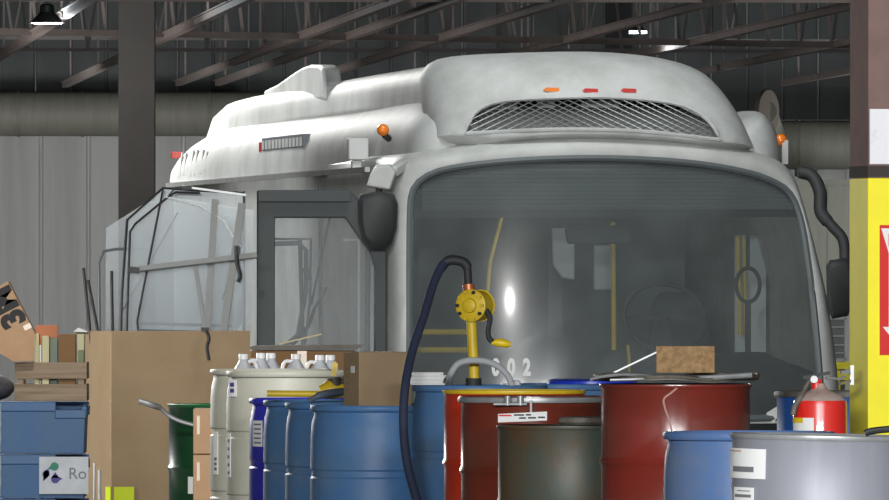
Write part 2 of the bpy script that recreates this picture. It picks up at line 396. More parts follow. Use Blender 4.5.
# centre seam/visor strip across the windshield top
def wsline(y0, y1, xa, xb, name, m, dv, h):
    pts = []
    for i in range(25):
        x = xa+(xb-xa)*i/24; y = y0+(y1-y0)*i/24; u, z = B2(x, y, -.1)
        pts.append(Vector((u, S(u,z)+dv, z)))
    q = MB(); ring = []
    for p in pts: ring.append([p+Vector((0,-.006,-h/2)), p+Vector((0,.006,-h/2)), p+Vector((0,.006,h/2)), p+Vector((0,-.006,h/2))])
    q.loft(ring); return q.build(name, m, bus)
wsline(214,213, 416,803, 'visor_bar', M['rubber'], .06, .045)
q = MB()
for i in range(11):
    y = 168+i*4.2
    xa = 424+max(0,(176-y))*3; xb = 792-max(0,(190-y))*2.4
    ring = []
    for j in range(25):
        u, z = B2(xa+(xb-xa)*j/24, y, 0); p = Vector((u, S(u,z)+.10, z))
        ring.append([p+Vector((0,-.004,-.012)), p+Vector((0,.002,-.012)), p+Vector((0,.008,.010)), p+Vector((0,.002,.010))])
    q.loft(ring)
q.build('slatted_sun_shade', M['shade'], bus)

# interior
q = MB(); q.box((0,3.2,.62), (2.4,6.4,.04)); q.build('interior_floor', M['interior'], bus)
q = MB(); q.box((0,4.2,1.4), (2.3,.04,1.6)); q.build('rear_bulkhead', M['interior'], bus)
q = MB()
def ub(px, py, v): 
    u, z = B2(px, py, v); return Vector((u,v,z))
q = MB(); pts = [ub(x,y,.45) for x, y in ((640,360),(760,352),(815,372),(815,420),(640,425))]; q.prism(pts, (0,.35,0)); q.build('dashboard', M['seat'], bus, bevel=.02)
q = MB(); c = ub(665,318,1.); q.tube([c+Vector((.24*math.cos(a), .13*math.sin(a), .2*math.sin(a))) for a in [2*PI*i/28 for i in range(28)]], .014, 8, closed=True)
q.bar(c, c+Vector((0,-.15,-.3)), .05); q.bar(c+Vector((-.22,0,0)), c+Vector((.22,0,0)), .03); q.build('steering_wheel', M['blackp'], bus)
q = MB(); q.prism([ub(x,y,1.9) for x, y in ((655,300),(662,292),(700,292),(708,300),(716,350),(712,392),(650,392),(648,350))], (0,.12,0)); s = q.build('driver_seat', M['seat'], bus, bevel=.03)
q = MB(); q.prism([ub(x,y,2.0) for x, y in ((735,235),(766,235),(766,352),(735,352))], (0,.04,0)); q.build('partition_panel', M['panelwhite'], bus)
q = MB(); q.prism([ub(x,y,2.2) for x, y in ((552,228),(575,228),(575,280),(562,278),(553,265))], (0,.03,0)); q.build('partition_panel', M['panelwhite'], bus, bevel=.01)
q = MB(); q.prism([ub(x,y,2.5) for x, y in ((594,245),(614,245),(614,290),(594,290))], (0,.03,0)); q.build('partition_panel', M['panelwhite'], bus, bevel=.01)
q = MB(); q.prism([ub(x,y,2.4) for x, y in ((548,250),(562,250),(562,338),(548,338))], (0,.02,0)); q.build('partition_panel', M['interior'], bus)
for (a, b, v, r) in (((502,215),(490,262),1.5,.012), ((490,262),(487,300),1.5,.012), ((613,222),(614,350),2.1,.016), ((738,236),(740,335),1.7,.013), ((744,236),(746,335),1.8,.01), ((413,332),(470,332),.7,.017), ((413,350),(470,350),.7,.017), ((628,345),(630,372),.9,.01)):
    MB().tube([ub(*a,v), ub(*b,v)], r, 10).build('grab_rail', M['railyellow'], bus)
q = MB(); q.prism([ub(x,y,.35) for x, y in ((565,228),(620,225),(632,232),(630,244),(568,244))], (0,.04,0)); q.build('inside_mirror', M['blackp'], bus, bevel=.01)
q = MB(); c = ub(748,285,.8); q.tube([c+Vector((.07*math.cos(a),0,.1*math.sin(a))) for a in [2*PI*i/20 for i in range(20)]], .012, 8, closed=True); q.bar(c+Vector((0,0,.1)), c+Vector((0,0,.3)), .02); q.bar(c+Vector((0,0,-.1)), c+Vector((0,0,-.45)), .03); q.build('dash_phone_cradle', M['blackp'], bus)
# fleet number inside the glass
for ch, x in (('0',494), ('0',509), ('2',524)):
    u, z = B2(x, 368, -.2); text_mesh('fleet_digit', ch, .13, M['paper'], bus, face_m(Vector((u, S(u,z)-.008, z))), .001, bold=.007, sx=.66)
u, z = B2(768, 414, -.1); text_mesh('bumper_digit', '4', .14, M['gwhite'], bus, face_m(Vector((u, S(u,z)-.03, z)), roll=-.35), .001, bold=.004)
q = MB(); pts = [Vector((-1.2+2.4*i/20, S(-1.2+2.4*i/20,.8)-.03, zat(431,58))) for i in range(21)]
q.loft([[p+Vector((0,-.012,-.05)), p+Vector((0,.05,-.05)), p+Vector((0,.05,.05)), p+Vector((0,-.012,.05))] for p in pts]); q.build('wiper_cowl', M['rubber'], bus)
# wipers
# roof: shroud on the sides
def section(v, hw, z0, z1, n, N=48, u0=0):
    ring = []
    for k in range(N+1):
        a = PI*k/N; c, s = math.cos(a), math.sin(a)
        ring.append(Vector((u0+hw*math.copysign(abs(c)**(2/n), c), v, z0+(z1-z0)*abs(s)**(2/n))))
    return ring
zr = 2.215
rings = []
for v, hw, zt in ((.06,.80,2.36),(.08,.92,2.47),(.13,.99,2.57),(.22,1.05,2.64),(.36,1.09,2.69),(.6,1.12,2.71),(.9,1.14,2.72),(1.3,1.17,2.72),(1.7,1.20,2.715),(2.2,1.24,2.71),(3,1.29,2.70),(5,1.30,2.70),(7,1.30,2.70),(8.5,1.30,2.70),(8.9,1.30,2.69),(9.4,1.30,2.67),(9.85,1.30,2.625),(10.15,1.30,2.57),(10.35,1.295,2.50),(10.48,1.28,2.38)):
    ring = section(v, hw, zr, zt, 3.4, 64, -.06*max(0, 1-v/3))
    for p in ring:
        d = max(0, .86-abs(p.x)/hw)
        p.z -= min(.12, d*.9)*(zt-zr)/.5
    rings.append(ring)
MB().loft(rings).build('roof_shroud', M['busroof'], bus, smooth=60)
# upper pod with grille opening
def Sp(u, z): return -.24+.3*(abs(u)/1.1)**2.2+.62*max(z-2.36,0)**1.15
gr_px = [(469,135),(472,121),(482,109),(503,101),(545,98),(600,97),(650,100),(684,106),(704,117),(713,128),(717,141),(700,140),(655,133),(600,130),(540,130),(495,133)]
gr = [B2(x,y,-.1) for x, y in gr_px]
gc = (sum(p[0] for p in gr)/len(gr), 2.5)
grs = catmull(gr, 5)
pod_px = [(432,150),(430,128),(428,105),(428,88),(430,72),(440,61),(462,55),(520,52),(590,51),(640,54),(680,61),(706,72),(722,88),(735,108),(746,132),(752,155),(715,152),(655,146),(600,143),(540,143),(480,147)]
pod = catmull([B2(x,y,.25) for x, y in pod_px], 5)
N2 = 120
gi = resample(grs, N2, gc); po = resample(pod, N2, gc)
rings = []
for t in (0,.03,.12,.25,.4,.55,.7,.8,.88,.94,.98,1.0):
    ring = []
    for a, b in zip(gi, po):
        u = a[0]+(b[0]-a[0])*t; z = a[1]+(b[1]-a[1])*t
        low = max(0, min(1, (2.5-z)/.1))
        rnd = .34*(1-math.sqrt(max(0,1-t**3.2)))
        ring.append(Vector((u, Sp(u,z)+rnd-.012*math.sin(PI*min(t/.12,1)), z)))
    rings.append(ring)
back = [p+Vector((0,.12,0)) for p in rings[0]]
ed = rings[-1]
ztop = max(p.z for p in ed)
def podprof(v):   # top height scale along the bus
    pts = [(0,1.),(1.2,.985),(3,.975),(4.9,.965),(6.2,.935),(7.4,.90),(8.6,.87),(9.6,.84),(10.05,.74),(10.3,.5),(10.42,.05)]
    for (a, x), (b, y) in zip(pts, pts[1:]):
        if v <= b: return x+(y-x)*(v-a)/(b-a)
    return .02
for v in (.75,1.0,1.3,2,3,4.0,4.8,4.89,4.93,4.97,5.1,5.3,5.7,6.2,6.8,7.4,8,8.6,9.2,9.6,9.85,10.05,10.2,10.3,10.37,10.42):
    ring = []
    f = podprof(v)
    for p in ed:
        z = 2.35+(p.z-2.35)*f if p.z > 2.35 else p.z
        z = max(z, 2.3)
        w = 1-.2*min(max(v-.65,0)/.5,1)+(.2*min(max(v-5.,0)/3.5,1))
        u = p.x*w
        u = max(-1.08, min(u, 1.08))
        if 4.9 < v < 6.5: # the bump is narrower than the pod
            z = 2.35+(p.z-2.35)*(.93+(f-.93)*max(0,1-((u+.5)/.62)**4)) if p.z > 2.35 else z
        ring.append(Vector((u, max(v, p.y+.02) if v < 1 else v, z)))
    rings.append(ring)
mb = MB(); mb.loft([back]+rings, cap=False); nv = len(mb.v); mb.f.append(tuple(nv-N2+k for k in range(N2)))
mb.build('roof_pod', M['busroof'], bus, smooth=50)
# grille : expanded metal mesh inside the opening
q = MB()
us = [p[0] for p in gi]; zs = [p[1] for p in gi]
def inside(u, z):
    r = False; n_ = len(gi)
    for i in range(n_):
        a, b = gi[i], gi[i-1]
        if (a[1] > z) != (b[1] > z) and u < (b[0]-a[0])*(z-a[1])/(b[1]-a[1])+a[0]: r = not r
    return r
du, dz = .032, .0155
zz = min(zs)-.02; row = 0
while zz < max(zs)+.02:
    uu = min(us)-.05+(du if row % 2 else 0)
    while uu < max(us)+.05:
        for sx in (-1, 1):
            a = (uu, zz); b = (uu+sx*du, zz+dz)
            if inside(*a) and inside(*b):
                pa = Vector((a[0], Sp(*a)+.03, a[1])); pb = Vector((b[0], Sp(*b)+.03, b[1]))
                n_ = Vector((0,0,.0028))
                q.add([pa-n_, pb-n_, pb+n_, pa+n_, pa-n_+Vector((0,.004,0)), pb-n_+Vector((0,.004,0)), pb+n_+Vector((0,.004,0)), pa+n_+Vector((0,.004,0))], [(0,1,2,3),(7,6,5,4),(0,4,5,1),(3,2,6,7)])
        uu += 2*du
    zz += dz; row += 1
q.build('roof_grille_mesh', mat('grille_metal', srgb(120,124,124), .4, .6), bus, smooth=0)
# radiator box behind the mesh: dark plenum with pale core
q = MB(); q.prism([Vector((u, .62, z)) for u, z in ((-.95,2.36),(.62,2.36),(.62,2.74),(-.95,2.74))], (0,.04,0)); q.build('radiator_back', M['black'], bus)
q = MB(); q.prism([Vector((u, .45, z)) for u, z in ((-.86,2.42),(-.5,2.42),(-.5,2.66),(-.8,2.66))], (0,.03,0)); q.prism([Vector((u, .45, z)) for u, z in ((-.38,2.42),(-.28,2.42),(-.28,2.66),(-.38,2.66))], (0,.03,0)); q.prism([Vector((u, .45, z)) for u, z in ((-.12,2.42),(0.1,2.42),(0.1,2.62),(-.12,2.62))], (0,.03,0)); q.build('radiator_core', M['gwhite'], bus)
MB().tube([Vector((a[0], Sp(*a)-.004, a[1])) for a in gi], .012, 6, closed=True).build('grille_trim', M['busroof'], bus)
def side(px, py, u=-1.31):
    k = (px-CX)/F; c, s = math.cos(BR), math.sin(BR)
    v = (BX+c*u-k*(BY+s*u))/(s+k*c); return v, EYE+(HY-py)*(BY+s*u+c*v)/F
# raised hatch on the roof
q = MB(); pp = [side(x,y,-.86) for x, y in ((330,84),(327.5,68),(325,65),(315,64.5),(307,67.5),(297,74),(283,84),(270,90),(270,100),(330,100))]
q.loft([[Vector((u_, v, z if k not in () else z)) for k, (v, z) in enumerate(pp)] for u_ in (-.9,-.88,-.81,-.78)]); q.build('roof_hatch', M['busroof'], bus, smooth=40, bevel=.02)
# marker lamps
for x, y in ((547,90),(585,91),(623,91)):
    u, z = B2(x, y, .1); t_ = .35
    v0 = Sp(u,z)+.0
    MB().prism([Vector((u+a, v0-.012, z+b)) for a, b in ((-.045,0),(-.03,-.012),(.045,-.012),(.045,.01),(-.03,.012))], (0,.05,0)).build('marker_lamp', M['amber'] if x == 547 else M['redlens'], bus)
def marker(px, py, v, name='side_marker_lamp', m='amber'):
    u, z = B2(px, py, v); MB().sphere((u,v,z), .036,.03,.036).build(name, M[m], bus)
    return u, z
marker(383,130,.62); marker(781,140,.35)
u, z = B2(383,130,.62); MB().cyl((u+.01,.62,z-.03), (u+.04,.66,z-.05), .02).build('lamp_stem', M['darkmetal'], bus)
u, z = B2(786,152,.3); MB().box((u,.34,z), (.035,.03,.14)).build('drip_trim', M['buswhite'], bus)
# side details: rail, vent, white box, rear lights
q = MB(); q.box((-1.315,5.6,2.225), (.03,9.4,.03)); q.build('gutter_rail', M['galv'], bus)
va, z1 = side(259,137); vb, z0 = side(300,149); va, vb = max(va,vb), min(va,vb); zm = (side(280,142.5)[1])
MB().box((-1.262,(va+vb)/2,zm), (.06,va-vb,.08)).build('side_vent', M['shadegrey'], bus)
for i in range(12): MB().box((-1.294,vb+(va-vb)*(i+.5)/12,zm-.005), (.01,.07,.055)).build('vent_louvre', M['gwhite'], bus)
v, z = side(258,147); MB().box((-1.27,v+.04,z), (.05,.06,.06)).build('side_reflector', M['redlens'], bus)
q = MB(); c = B2(358,149,1.4); q.box((c[0],1.4,c[1]), (.12,.06,.13)); q.box((c[0],1.43,c[1]-.09), (.07,.05,.05)); q.build('side_sign_box', M['gwhite'], bus, bevel=.008)
u, z = B2(169,155,10.3); MB().box((u+.05,10.3,z), (.06,.06,.045)).build('rear_marker_lamp', M['redlens'], bus)
for i, (x, h) in enumerate(((178,24),(182,22),(189,26),(193,26),(199,24),(203,20))):
    v, z = side(x, 164-(x-178)*.1); uu = -1.30*(1-((z-zr)/.47)**3.4)**(1/3.4); MB().bar((uu-.003,v,z-h*.0033), (uu+.02-.006,v,z+h*.0033), .012, .045).build('faded_lettering', mat('faded_letter', srgb(176,177,174), .6), bus)
for v in (3.1, 6.6): MB().box((-1.288,v,1.2), (.01,.03,1.9)).build('side_seam', M['gasket'], bus)
# crack on the pod
pts = [B2(x,y,.15) for x, y in ((470,80),(490,88),(510,90),(530,86),(555,76),(575,66))]
# wheels
for v in (2.2, 8.2):
    for sx in (-1, 1):
        w_ = MB(); w_.tube([(sx*.98,v,.48), (sx*1.24,v,.48)], .48, 32); wo = w_.build('wheel', M['rubber'], bus)
        MB().tube([(sx*1.2,v,.48), (sx*1.26,v,.48)], .27, 24).build('wheel_hub', M['galv'], wo)
# left mirror with its white arm
q = MB(); a = ub(397,168,.1)
q.loft([[ub(x,y,v) for x, y in pl] for v, pl in ((-.16, ((368,186),(390,190),(396,172),(390,165),(376,167),(371,175))), (.04, ((366,187),(390,191),(398,172),(391,164),(376,165),(370,175))))])
q.bar(ub(392,172,-.05), ub(404,165,.1), .06); q.build('mirror_arm', M['buswhite'], bus, bevel=.01)
q = MB(); rings = []
ml = [(358,200),(360,194),(378,191),(394,194),(398,204),(397,228),(392,244),(385,251),(370,251),(362,240),(358,222)]
cm = (378,222)
for sc, v in ((.75,-.26),(.93,-.22),(1,-.15),(1,-.08),(.93,-.05)):
    rings.append([ub(cm[0]+(x-cm[0])*sc, cm[1]+(y-cm[1])*sc, v) for x, y in ml])
q.loft(rings); q.tube([ub(379,193,-.12), ub(379,186,-.1)], .02); q.build('side_mirror', M['blackp'], bus, smooth=60)
# right mirror with black curved arm
q = MB(); q.tube(smoothpts([ub(x,y,v) for x, y, v in ((798,172,.1),(812,176,.05),(820,192,0),(821,212,-.04),(832,226,-.08),(843,240,-.1),(845,262,-.1))], 8), [.03]*2+[.038]*28+[.032]*19, 12)
q.box(ub(806,172,.1), (.12,.08,.05)); q.build('mirror_arm', M['blackp'], bus, smooth=60)
q = MB(); mr = [(826,266),(830,260),(846,258),(853,266),(853,304),(848,316),(832,319),(827,308)]; cm = (840,288)
q.loft([[ub(cm[0]+(x-cm[0])*sc, cm[1]+(y-cm[1])*sc, v) for x, y in mr] for sc, v in ((.8,-.24),(.96,-.2),(1,-.14),(.95,-.06))]); q.build('side_mirror', M['blackp'], bus, smooth=60)
# open entry door leaf
dv = -.12
dr = [(258,190),(258,420),(386,420),(386,250),(378,226),(364,208),(352,195),(345,190)]
di = [(274,218),(274,345),(274,412),(368,412),(368,262),(361,238),(346,219)]
out = [ub(x,y,dv) for x, y in [(258,190),(350,190),(366,208),(379,228),(386,250),(386,420),(258,420)]]
inn = [ub(x,y,dv) for x, y in [(275,218),(346,218),(357,234),(371,254),(375,268),(375,412),(275,412)]]
q = MB(); T = Vector((0,.06,0))
q.loft([out, [p+T for p in out], [p+T for p in inn], inn], cap=False, loop=True)
do = q.build('entry_door', mat('door_dark_frame', srgb(44,52,52), .5), bus, smooth=0, bevel=.006)
q = MB(); q.loft([[p+Vector((0,.025,0)) for p in inn], [p+Vector((0,.031,0)) for p in inn]]); q.build('door_glass', M['cleanpane'], do, smooth=0)
q = MB(); q.bar(ub(258,197,dv-.03), ub(350,197,dv-.03), .05,.05); q.build('door_header', M['darkmetal'], do)
# folded strut seen through the door
for nm, pts, r, mm in (('inner_frame', ((272,239),(311,239),(310,300),(305,345),(302,390)), .008, 'gasket'), ('inner_frame', ((272,244),(298,243),(306,250),(306,290),(298,335),(285,346)), .014, 'shadegrey'), ('inner_frame', ((343,240),(359,240),(359,300),(359,390)), .009, 'panelwhite'), ('inner_frame', ((368,250),(367,400)), .016, 'darkmetal'), ('inner_frame', ((300,240),(303,345)), .012, 'gasket')):
    MB().tube([ub(x,y,.0) for x, y in pts], r, 8).build(nm, M[mm], bus)
q = MB(); q.bar(ub(305,268,.0), ub(309,280,.0), .05, .03); q.build('frame_clip', M['darkmetal'], bus)
q = MB(); q.bar(ub(330,216,.05), ub(311,305,.05), .013); q.bar(ub(327,287,.05), ub(313,311,.05), .016); q.tube([ub(*p,.05) for p in ((314,310),(309,325),(300,337),(292,345))], .011)
q.build('door_strut', M['blackp'], bus)

# ------------------------------------------------------------------ drums
def pallets(x, y, h, lab, n=None, rz=0.):
    n = n or max(1, round(h/.15)); ph = h/n
    for k in range(n):
        t = thing('pallet', lab if n == 1 else ('%s, %s of its stack' % (lab, 'bottom' if k == 0 else 'top')), 'pallet', (x,y,k*ph), rz, 'pallets under the drums')
        w = .62
        for i in range(3): MB().box(((i-1)*.26,0,ph*.45), (.08,w,ph*.62)).build('stringer', M['palletwood'], t)
        for i in range(5): MB().box((0,(i-2)*.135,ph-.01), (w,.1,.02)).build('deck_board', M['palletwood'], t)
        for i in range(3): MB().box((0,(i-1)*.26,.01), (w,.1,.02)).build('bottom_board', M['palletwood'], t)
def steel_drum(xl, topy, Y, m, label, lidm=None, H=None, ring=None, rimm=None, tilt=0, plab=None, r=.287, rz=0, lid=True):
    s = F/Y; x = xat(xl, Y)+r; zt = zat(topy, Y)
    if H is None: H = .88 if zt > .98 else zt
    base = max(0, zt-H)
    if base > .02: pallets(x, Y, base, plab)
    t = thing('steel_drum', label, 'drum', (x,Y,base+(.007 if tilt else 0)), rz, 'drums in the foreground'); t.rotation_euler = (0,tilt,rz)
    q = MB(); pr = [(.001,.012),(r-.01,.012),(r-.008,0),(r+.004,0),(r+.004,.014),(r-.004,.02)]
    for zc in (H/3, 2*H/3):
        pr += [(r-.004,zc-.018),(r+.001,zc-.009),(r+.004,zc),(r+.001,zc+.009),(r-.004,zc+.018)]
    pr += [(r-.004,H-.02),(r-.001,H-.014)]
    if lid: pr += [(.001,H-.022)]
    else: pr += [(r-.012,H-.022),(r-.012,.02),(.001,.02)]
    q.lathe(pr, 64); q.build('shell', m, t)
    MB().lathe([(r-.012,H-.014),(r+.001,H-.014),(r+.004,H-.008),(r+.003,H),(r-.004,H+.001),(r-.010,H-.006)], 64).build('top_chime', rimm or m, t)
    if lid:
        MB().lathe([(.001,H-.014),(r-.03,H-.014),(r-.012,H-.02)], 48).build('lid', lidm or m, t)
        MB().cyl((.12,.1,H-.016), (.12,.1,H-.004), .035).build('bung', M['galv'], t)
        MB().cyl((-.17,-.05,H-.016), (-.17,-.05,H-.004), .018).build('bung', M['galv'], t)
    if ring:
        rg = MB().lathe([(r+.001,H-.026),(r+.008,H-.024),(r+.010,H-.014),(r+.008,H-.004),(r+.001,H-.002)], 64).build('clamp_ring', ring, t)
    return t, Vector((x,Y,base+H))
def plastic_drum(xl, topy, Y, m, label, plab=None, lidm=None):
    r = .29; x = xat(xl, Y)+r; zt = zat(topy, Y); H = .93 if zt > 1.0 else zt; base = max(0, zt-H)
    if base > .02: pallets(x, Y, base, plab)
    t = thing('plastic_drum', label, 'drum', (x,Y,base), 0, 'drums in the foreground')
    q = MB(); pr = [(.001,.02),(.22,.02),(.25,0),(r-.012,.01),(r-.004,.05)]
    for zc in (H*.36, H*.68): pr += [(r-.001,zc-.02),(r-.007,zc-.012),(r-.007,zc+.012),(r-.001,zc+.02)]
    pr += [(r-.003,H-.13),(r-.007,H-.08),(r-.016,H-.045),(r-.016,H-.03)]
    pr += [(r-.02,H-.028),(.001,H-.025)]
    q.lathe(pr, 64); q.build('shell', m, t)
    MB().lathe([(r-.03,H-.03),(r-.004,H-.026),(r,H-.02),(r,H-.006),(r-.004,H),(r-.02,H),(r-.026,H-.01),(r-.026,H-.024)], 64).build('rim_ring', lidm or m, t)
    MB().cyl((.15,0,H-.028), (.15,0,H-.008), .035).build('bung', lidm or m, t); MB().cyl((-.15,0,H-.028), (-.15,0,H-.008), .035).build('bung', lidm or m, t)
    return t, Vector((x,Y,base+H))

_, tGray = steel_drum(725,437,30.3, M['greysteel'], 'brushed grey steel drum with white stickers, nearest at right', tilt=math.radians(1.2), plab='pallet under the brushed grey drum', rimm=M['galv'])
gd = _
_, tFB = plastic_drum(663,431.5,33.6, M['steelblue'], 'dusty blue drum right behind the brushed grey steel drum', 'pallet under the dusty blue drum')
A, tA = steel_drum(600,384,38.0, M['redA'], 'worn dark red drum with a crumpled dirty lid and a wood block', plab='pallet under the worn red drum')
Bd, tB = steel_drum(460,396,39.5, M['red'], 'dark red drum with a silver bolted clamp ring', plab='pallet under the clamped red drum', ring=M['galv'])
Cd, tC = steel_drum(443,390,40.3, M['redbright'], 'bright red drum with a yellow rim behind the clamped drum', plab='pallet under the bright red drum', rimm=M['yellow'])
O, tO = steel_drum(497,425,38.75, M['olive'], 'short rusty olive drum with a dirty flat top', plab='pallet under the olive drum', H=.90, rimm=M['olive'], lidm=M['dirtylid'])
BL3, tBL = plastic_drum(310,405,43.5, M['blue'], 'blue plastic drum with a cardboard box on top', 'pallet under the blue drum with the box')
BL2, t2 = plastic_drum(285,402.5,44.15, M['blue'], 'blue plastic drum second from the front of the left blue row', 'pallet under the second blue drum')
BL1, t1 = plastic_drum(263,400,44.8, M['blue'], 'blue plastic drum just in front of the violet blue one', 'pallet under the third blue drum')
PU, tP = plastic_drum(249,398,45.45, M['purple'], 'violet blue plastic drum with a white printed sticker', 'pallet under the violet drum')
WH2, tW2 = plastic_drum(226,371,47.0, M['white'], 'white plastic drum beside the violet blue drum', 'pallet under the nearer white drum')
WH1, tW1 = plastic_drum(210,369,47.7, M['white'], 'white plastic drum furthest left, partly behind another white one', 'pallet under the farther white drum')
BR_, tBR = plastic_drum(412,385,42.8, M['blue'], 'blue plastic drum carrying the yellow hand pump', 'pallet under the pump drum')
B4, tB4 = plastic_drum(500,383.5,44.3, M['blue'], 'blue drum behind the pump drum, under a bright blue lid', 'pallet under the drum with the blue lid')
G, tG = steel_drum(168,404,50.2, M['green'], 'dark green drum behind the small cartons', lidm=M['greenlid'], rimm=M['greenlid'], plab='pallet under the green drum')
BP, tBP = steel_drum(776,391,44., M['midblue'], 'blue drum with a dusty grey rim behind the red extinguisher', plab='pallet under the blue drum by the extinguisher', rimm=M['dirtylid'], ring=M['dirtylid'])

def cylpatch(c, r, a0, a1, z0, z1, name, m, parent, d=.002):
    """curved sticker on a drum, c=(0,0) local; angles in rad measured from -Y towards +X"""
    q = MB(); n = 8; ra = []; rb = []
    for i in range(n+1):
        a = a0+(a1-a0)*i/n
        for rr_, lst in ((r, ra), (r+d, rb)):
            lst.append([Vector((rr_*math.sin(a), -rr_*math.cos(a), z0)), Vector((rr_*math.sin(a), -rr_*math.cos(a), z1))])
    rings = [[ra[i][0], ra[i][1], rb[i][1], rb[i][0]] for i in range(n+1)]
    q.loft(rings); return q.build(name, m, parent)
def sticker(drum, r, xl, Y, px0, px1, py0, py1, name, m, d=.003, parent=None):
    cx = drum.location.x; b = drum.location.z
    f = lambda px: math.asin(max(-.999, min(.999, (xat(px,Y-r)-cx)/r)))
    return cylpatch(0, r, f(px0), f(px1), zat(py1,Y-r)-b, zat(py0,Y-r)-b, name, m, parent or drum, d)
s1 = sticker(gd, .285, 725, 30.3, 726.5, 761, 451, 481, 'paper_label', M['paper'])
sticker(gd, .285, 725, 30.3, 731, 750, 469, 474.5, 'barcode', M['greyink'], .004)
sticker(gd, .285, 725, 30.3, 728, 738, 453, 454.3, 'printed_line', M['cardlight'], .004)
sticker(gd, .285, 725, 30.3, 732, 750, 490, 505, 'paper_label', M['paper'])
sticker(gd, .285, 725, 30.3, 735, 747, 493, 494, 'printed_line', M['greyink'], .004)
sticker(gd, .285, 725, 30.3, 733, 748, 497, 500, 'barcode', M['greyink'], .004)
sticker(PU, .29, 249, 45.45, 252.5, 262, 421, 447, 'paper_label', M['paper'])
for k in range(5): sticker(PU, .29, 249, 45.45, 254, 261, 424+k*4.6, 425.6+k*4.6, 'printed_line', M['greyink'], .004)
sticker(WH2, .29, 226, 47., 228, 236, 380, 397, 'paper_label', M['cap'])
for k in range(2): sticker(WH2, .29, 226, 47., 230, 234, 383+k*6, 387+k*6, 'printed_mark', M['logopurple'], .004)
sticker(WH2, .29, 226, 47., 226.8, 230, 434, 478, 'paper_label', M['paper'])
for k in range(5): sticker(WH2, .29, 226, 47., 227.4, 229.3, 440+k*8, 443+k*8, 'printed_line', M['greyink'], .004)
sticker(WH1, .29, 210, 47.7, 213, 217.5, 432, 475, 'paper_label', M['paper'])
for k in range(3): sticker(WH1, .29, 210, 47.7, 214, 216.6, 458+k*5, 461+k*5, 'printed_line', M['greyink'], .004)
sticker(G, .287, 168, 50.2, 188, 193, 477, 494, 'paper_label', M['paper'])
# pale curved line running down the worn red drum
q = MB(); pts = []
for x, y in ((677,388),(671,393),(664,399),(665,408),(669,420),(672,432)):
    Yf = 38-.285; X = xat(x, Yf)-tA.x; X = max(-.28, min(.28, X)); pts.append(Vector((X, -math.sqrt(.285**2-X*X)-.001, zat(y,Yf)-A.location.z)))
q.tube(smoothpts(pts, 5), .004, 6); q.build('pale_line', mat('pale_line_tone', srgb(190,150,140), .5), A)

# clamp ring bolt on the dark red drum
q = MB(); c = W(514,399,39.5-.31)-Bd.location
q.cyl(c+Vector((-.025,0,.012)), c+Vector((-.025,0,-.025)), .013); q.cyl(c+Vector((.025,0,.012)), c+Vector((.025,0,-.025)), .013)
q.cyl(c+Vector((-.08,-.006,-.02)), c+Vector((.05,-.006,-.02)), .006); q.build('ring_bolt', M['galv'], Bd)
q = MB(); q.tube([W(531,400,39.18)-Bd.location, W(531,413,39.18)-Bd.location], .005, 6); q.build('tag_wire', M['gwhite'], Bd)
# hanging paper tag with lines of print
t = thing('paper_tag', 'white printed paper tag standing on the rusty olive drum', 'tag', W(522,421,39.0-.29))
L = t.location; q = MB(); q.prism([W(498,414,L.y), W(498,422.5,L.y), W(547,420.5,L.y), W(547,411.5,L.y)], (0,.002,0)); q.build('tag_sheet', M['paper'], t, L, smooth=0)
q = MB(); q.box(W(505,415.5,L.y-.002), (.05,.001,.006)); q.build('red_print', M['redink'], t, L)
for (a, b, y) in ((514,524,415),(526,531,414.8),(519,526,418),(528,536,417.8),(538,545,417.3)):
    MB().box(W((a+b)/2,y,L.y-.002), ((b-a)*L.y/F,.001,.006)).build('black_print', M['ink'], t, L)
# crushed disc on the olive drum
x0 = W(586,424,38.6)
t = thing('crushed_lid', 'flattened dirty metal lid lying on the olive drum', 'lid', (x0.x-.01, 38.7, tO.z+.0))
q = MB(); q.lathe([(.001,.004),(.085,.002),(.098,.012),(.092,.03),(.06,.034),(.001,.026)], 24); q.build('lid_disc', M['dirtylid'], t)

# lid, ring, rod, block on worn red drum
t = thing('crumpled_drum_lid', 'crumpled dirty metal lid lying loose over the worn red drum', 'lid', (tA.x+.005,38.0,tA.z+.013))
q = MB(); pr = []
for k in range(64):
    a = 2*PI*k/64; r = .31+.012*math.sin(3*a+1); z = .016+.007*math.sin(2*a+.4)+.004*math.sin(7*a)
    pr.append(Vector((r*math.cos(a)-.01, r*math.sin(a), z)))
q.loft([[p*.02 + Vector((0,0,.018)) for p in pr], [Vector((p.x*.9,p.y*.9,.02)) for p in pr], pr, [p+Vector((0,0,-.012)) for p in pr], [Vector((p.x*.9,p.y*.9,.004)) for p in pr]]); q.build('lid_plate', M['dirtylid'], t)
q = MB(); q.tube([p+Vector((.0,0,.0)) for p in pr], .007, 8, closed=True); q.build('rim', M['dirtylid'], t)
t = tag(MB().tube([W(690,379,37.74), W(752,375,37.74)], .011, 10).build('metal_rod', M['galv'], None, W(690,380,37.7)), 'thin grey metal rod lying across the right of the crumpled lid', 'rod')
t = tag(MB().tube(smoothpts([W(590,380,37.72), W(600,377,37.72), W(625,374.6,37.72), W(655,377,37.72), W(640,379,37.7), W(610,380,37.7)],5), .006, 8).build('strap_loop', M['galv'], None, W(600,380,37.7)), 'loose bent metal strap loop at the left of the crumpled lid', 'strap')
t = tag(MB().bar(W(611,374,38.1), W(657,352,38.1), .006, .006).build('wire_rod', M['galv'], None, W(611,374,38.1)), 'thin wire leaning up from the lid to the wood block', 'wire')
q = MB(); q.box(W(685.5,359.5,38.1)+Vector((0,.03,0)), (.222,.07,.102)); tag(q.build('osb_block', M['osb'], None, W(685,373,38.1), bevel=.002), 'rectangular particle board block standing on the crumpled lid', 'wood block')

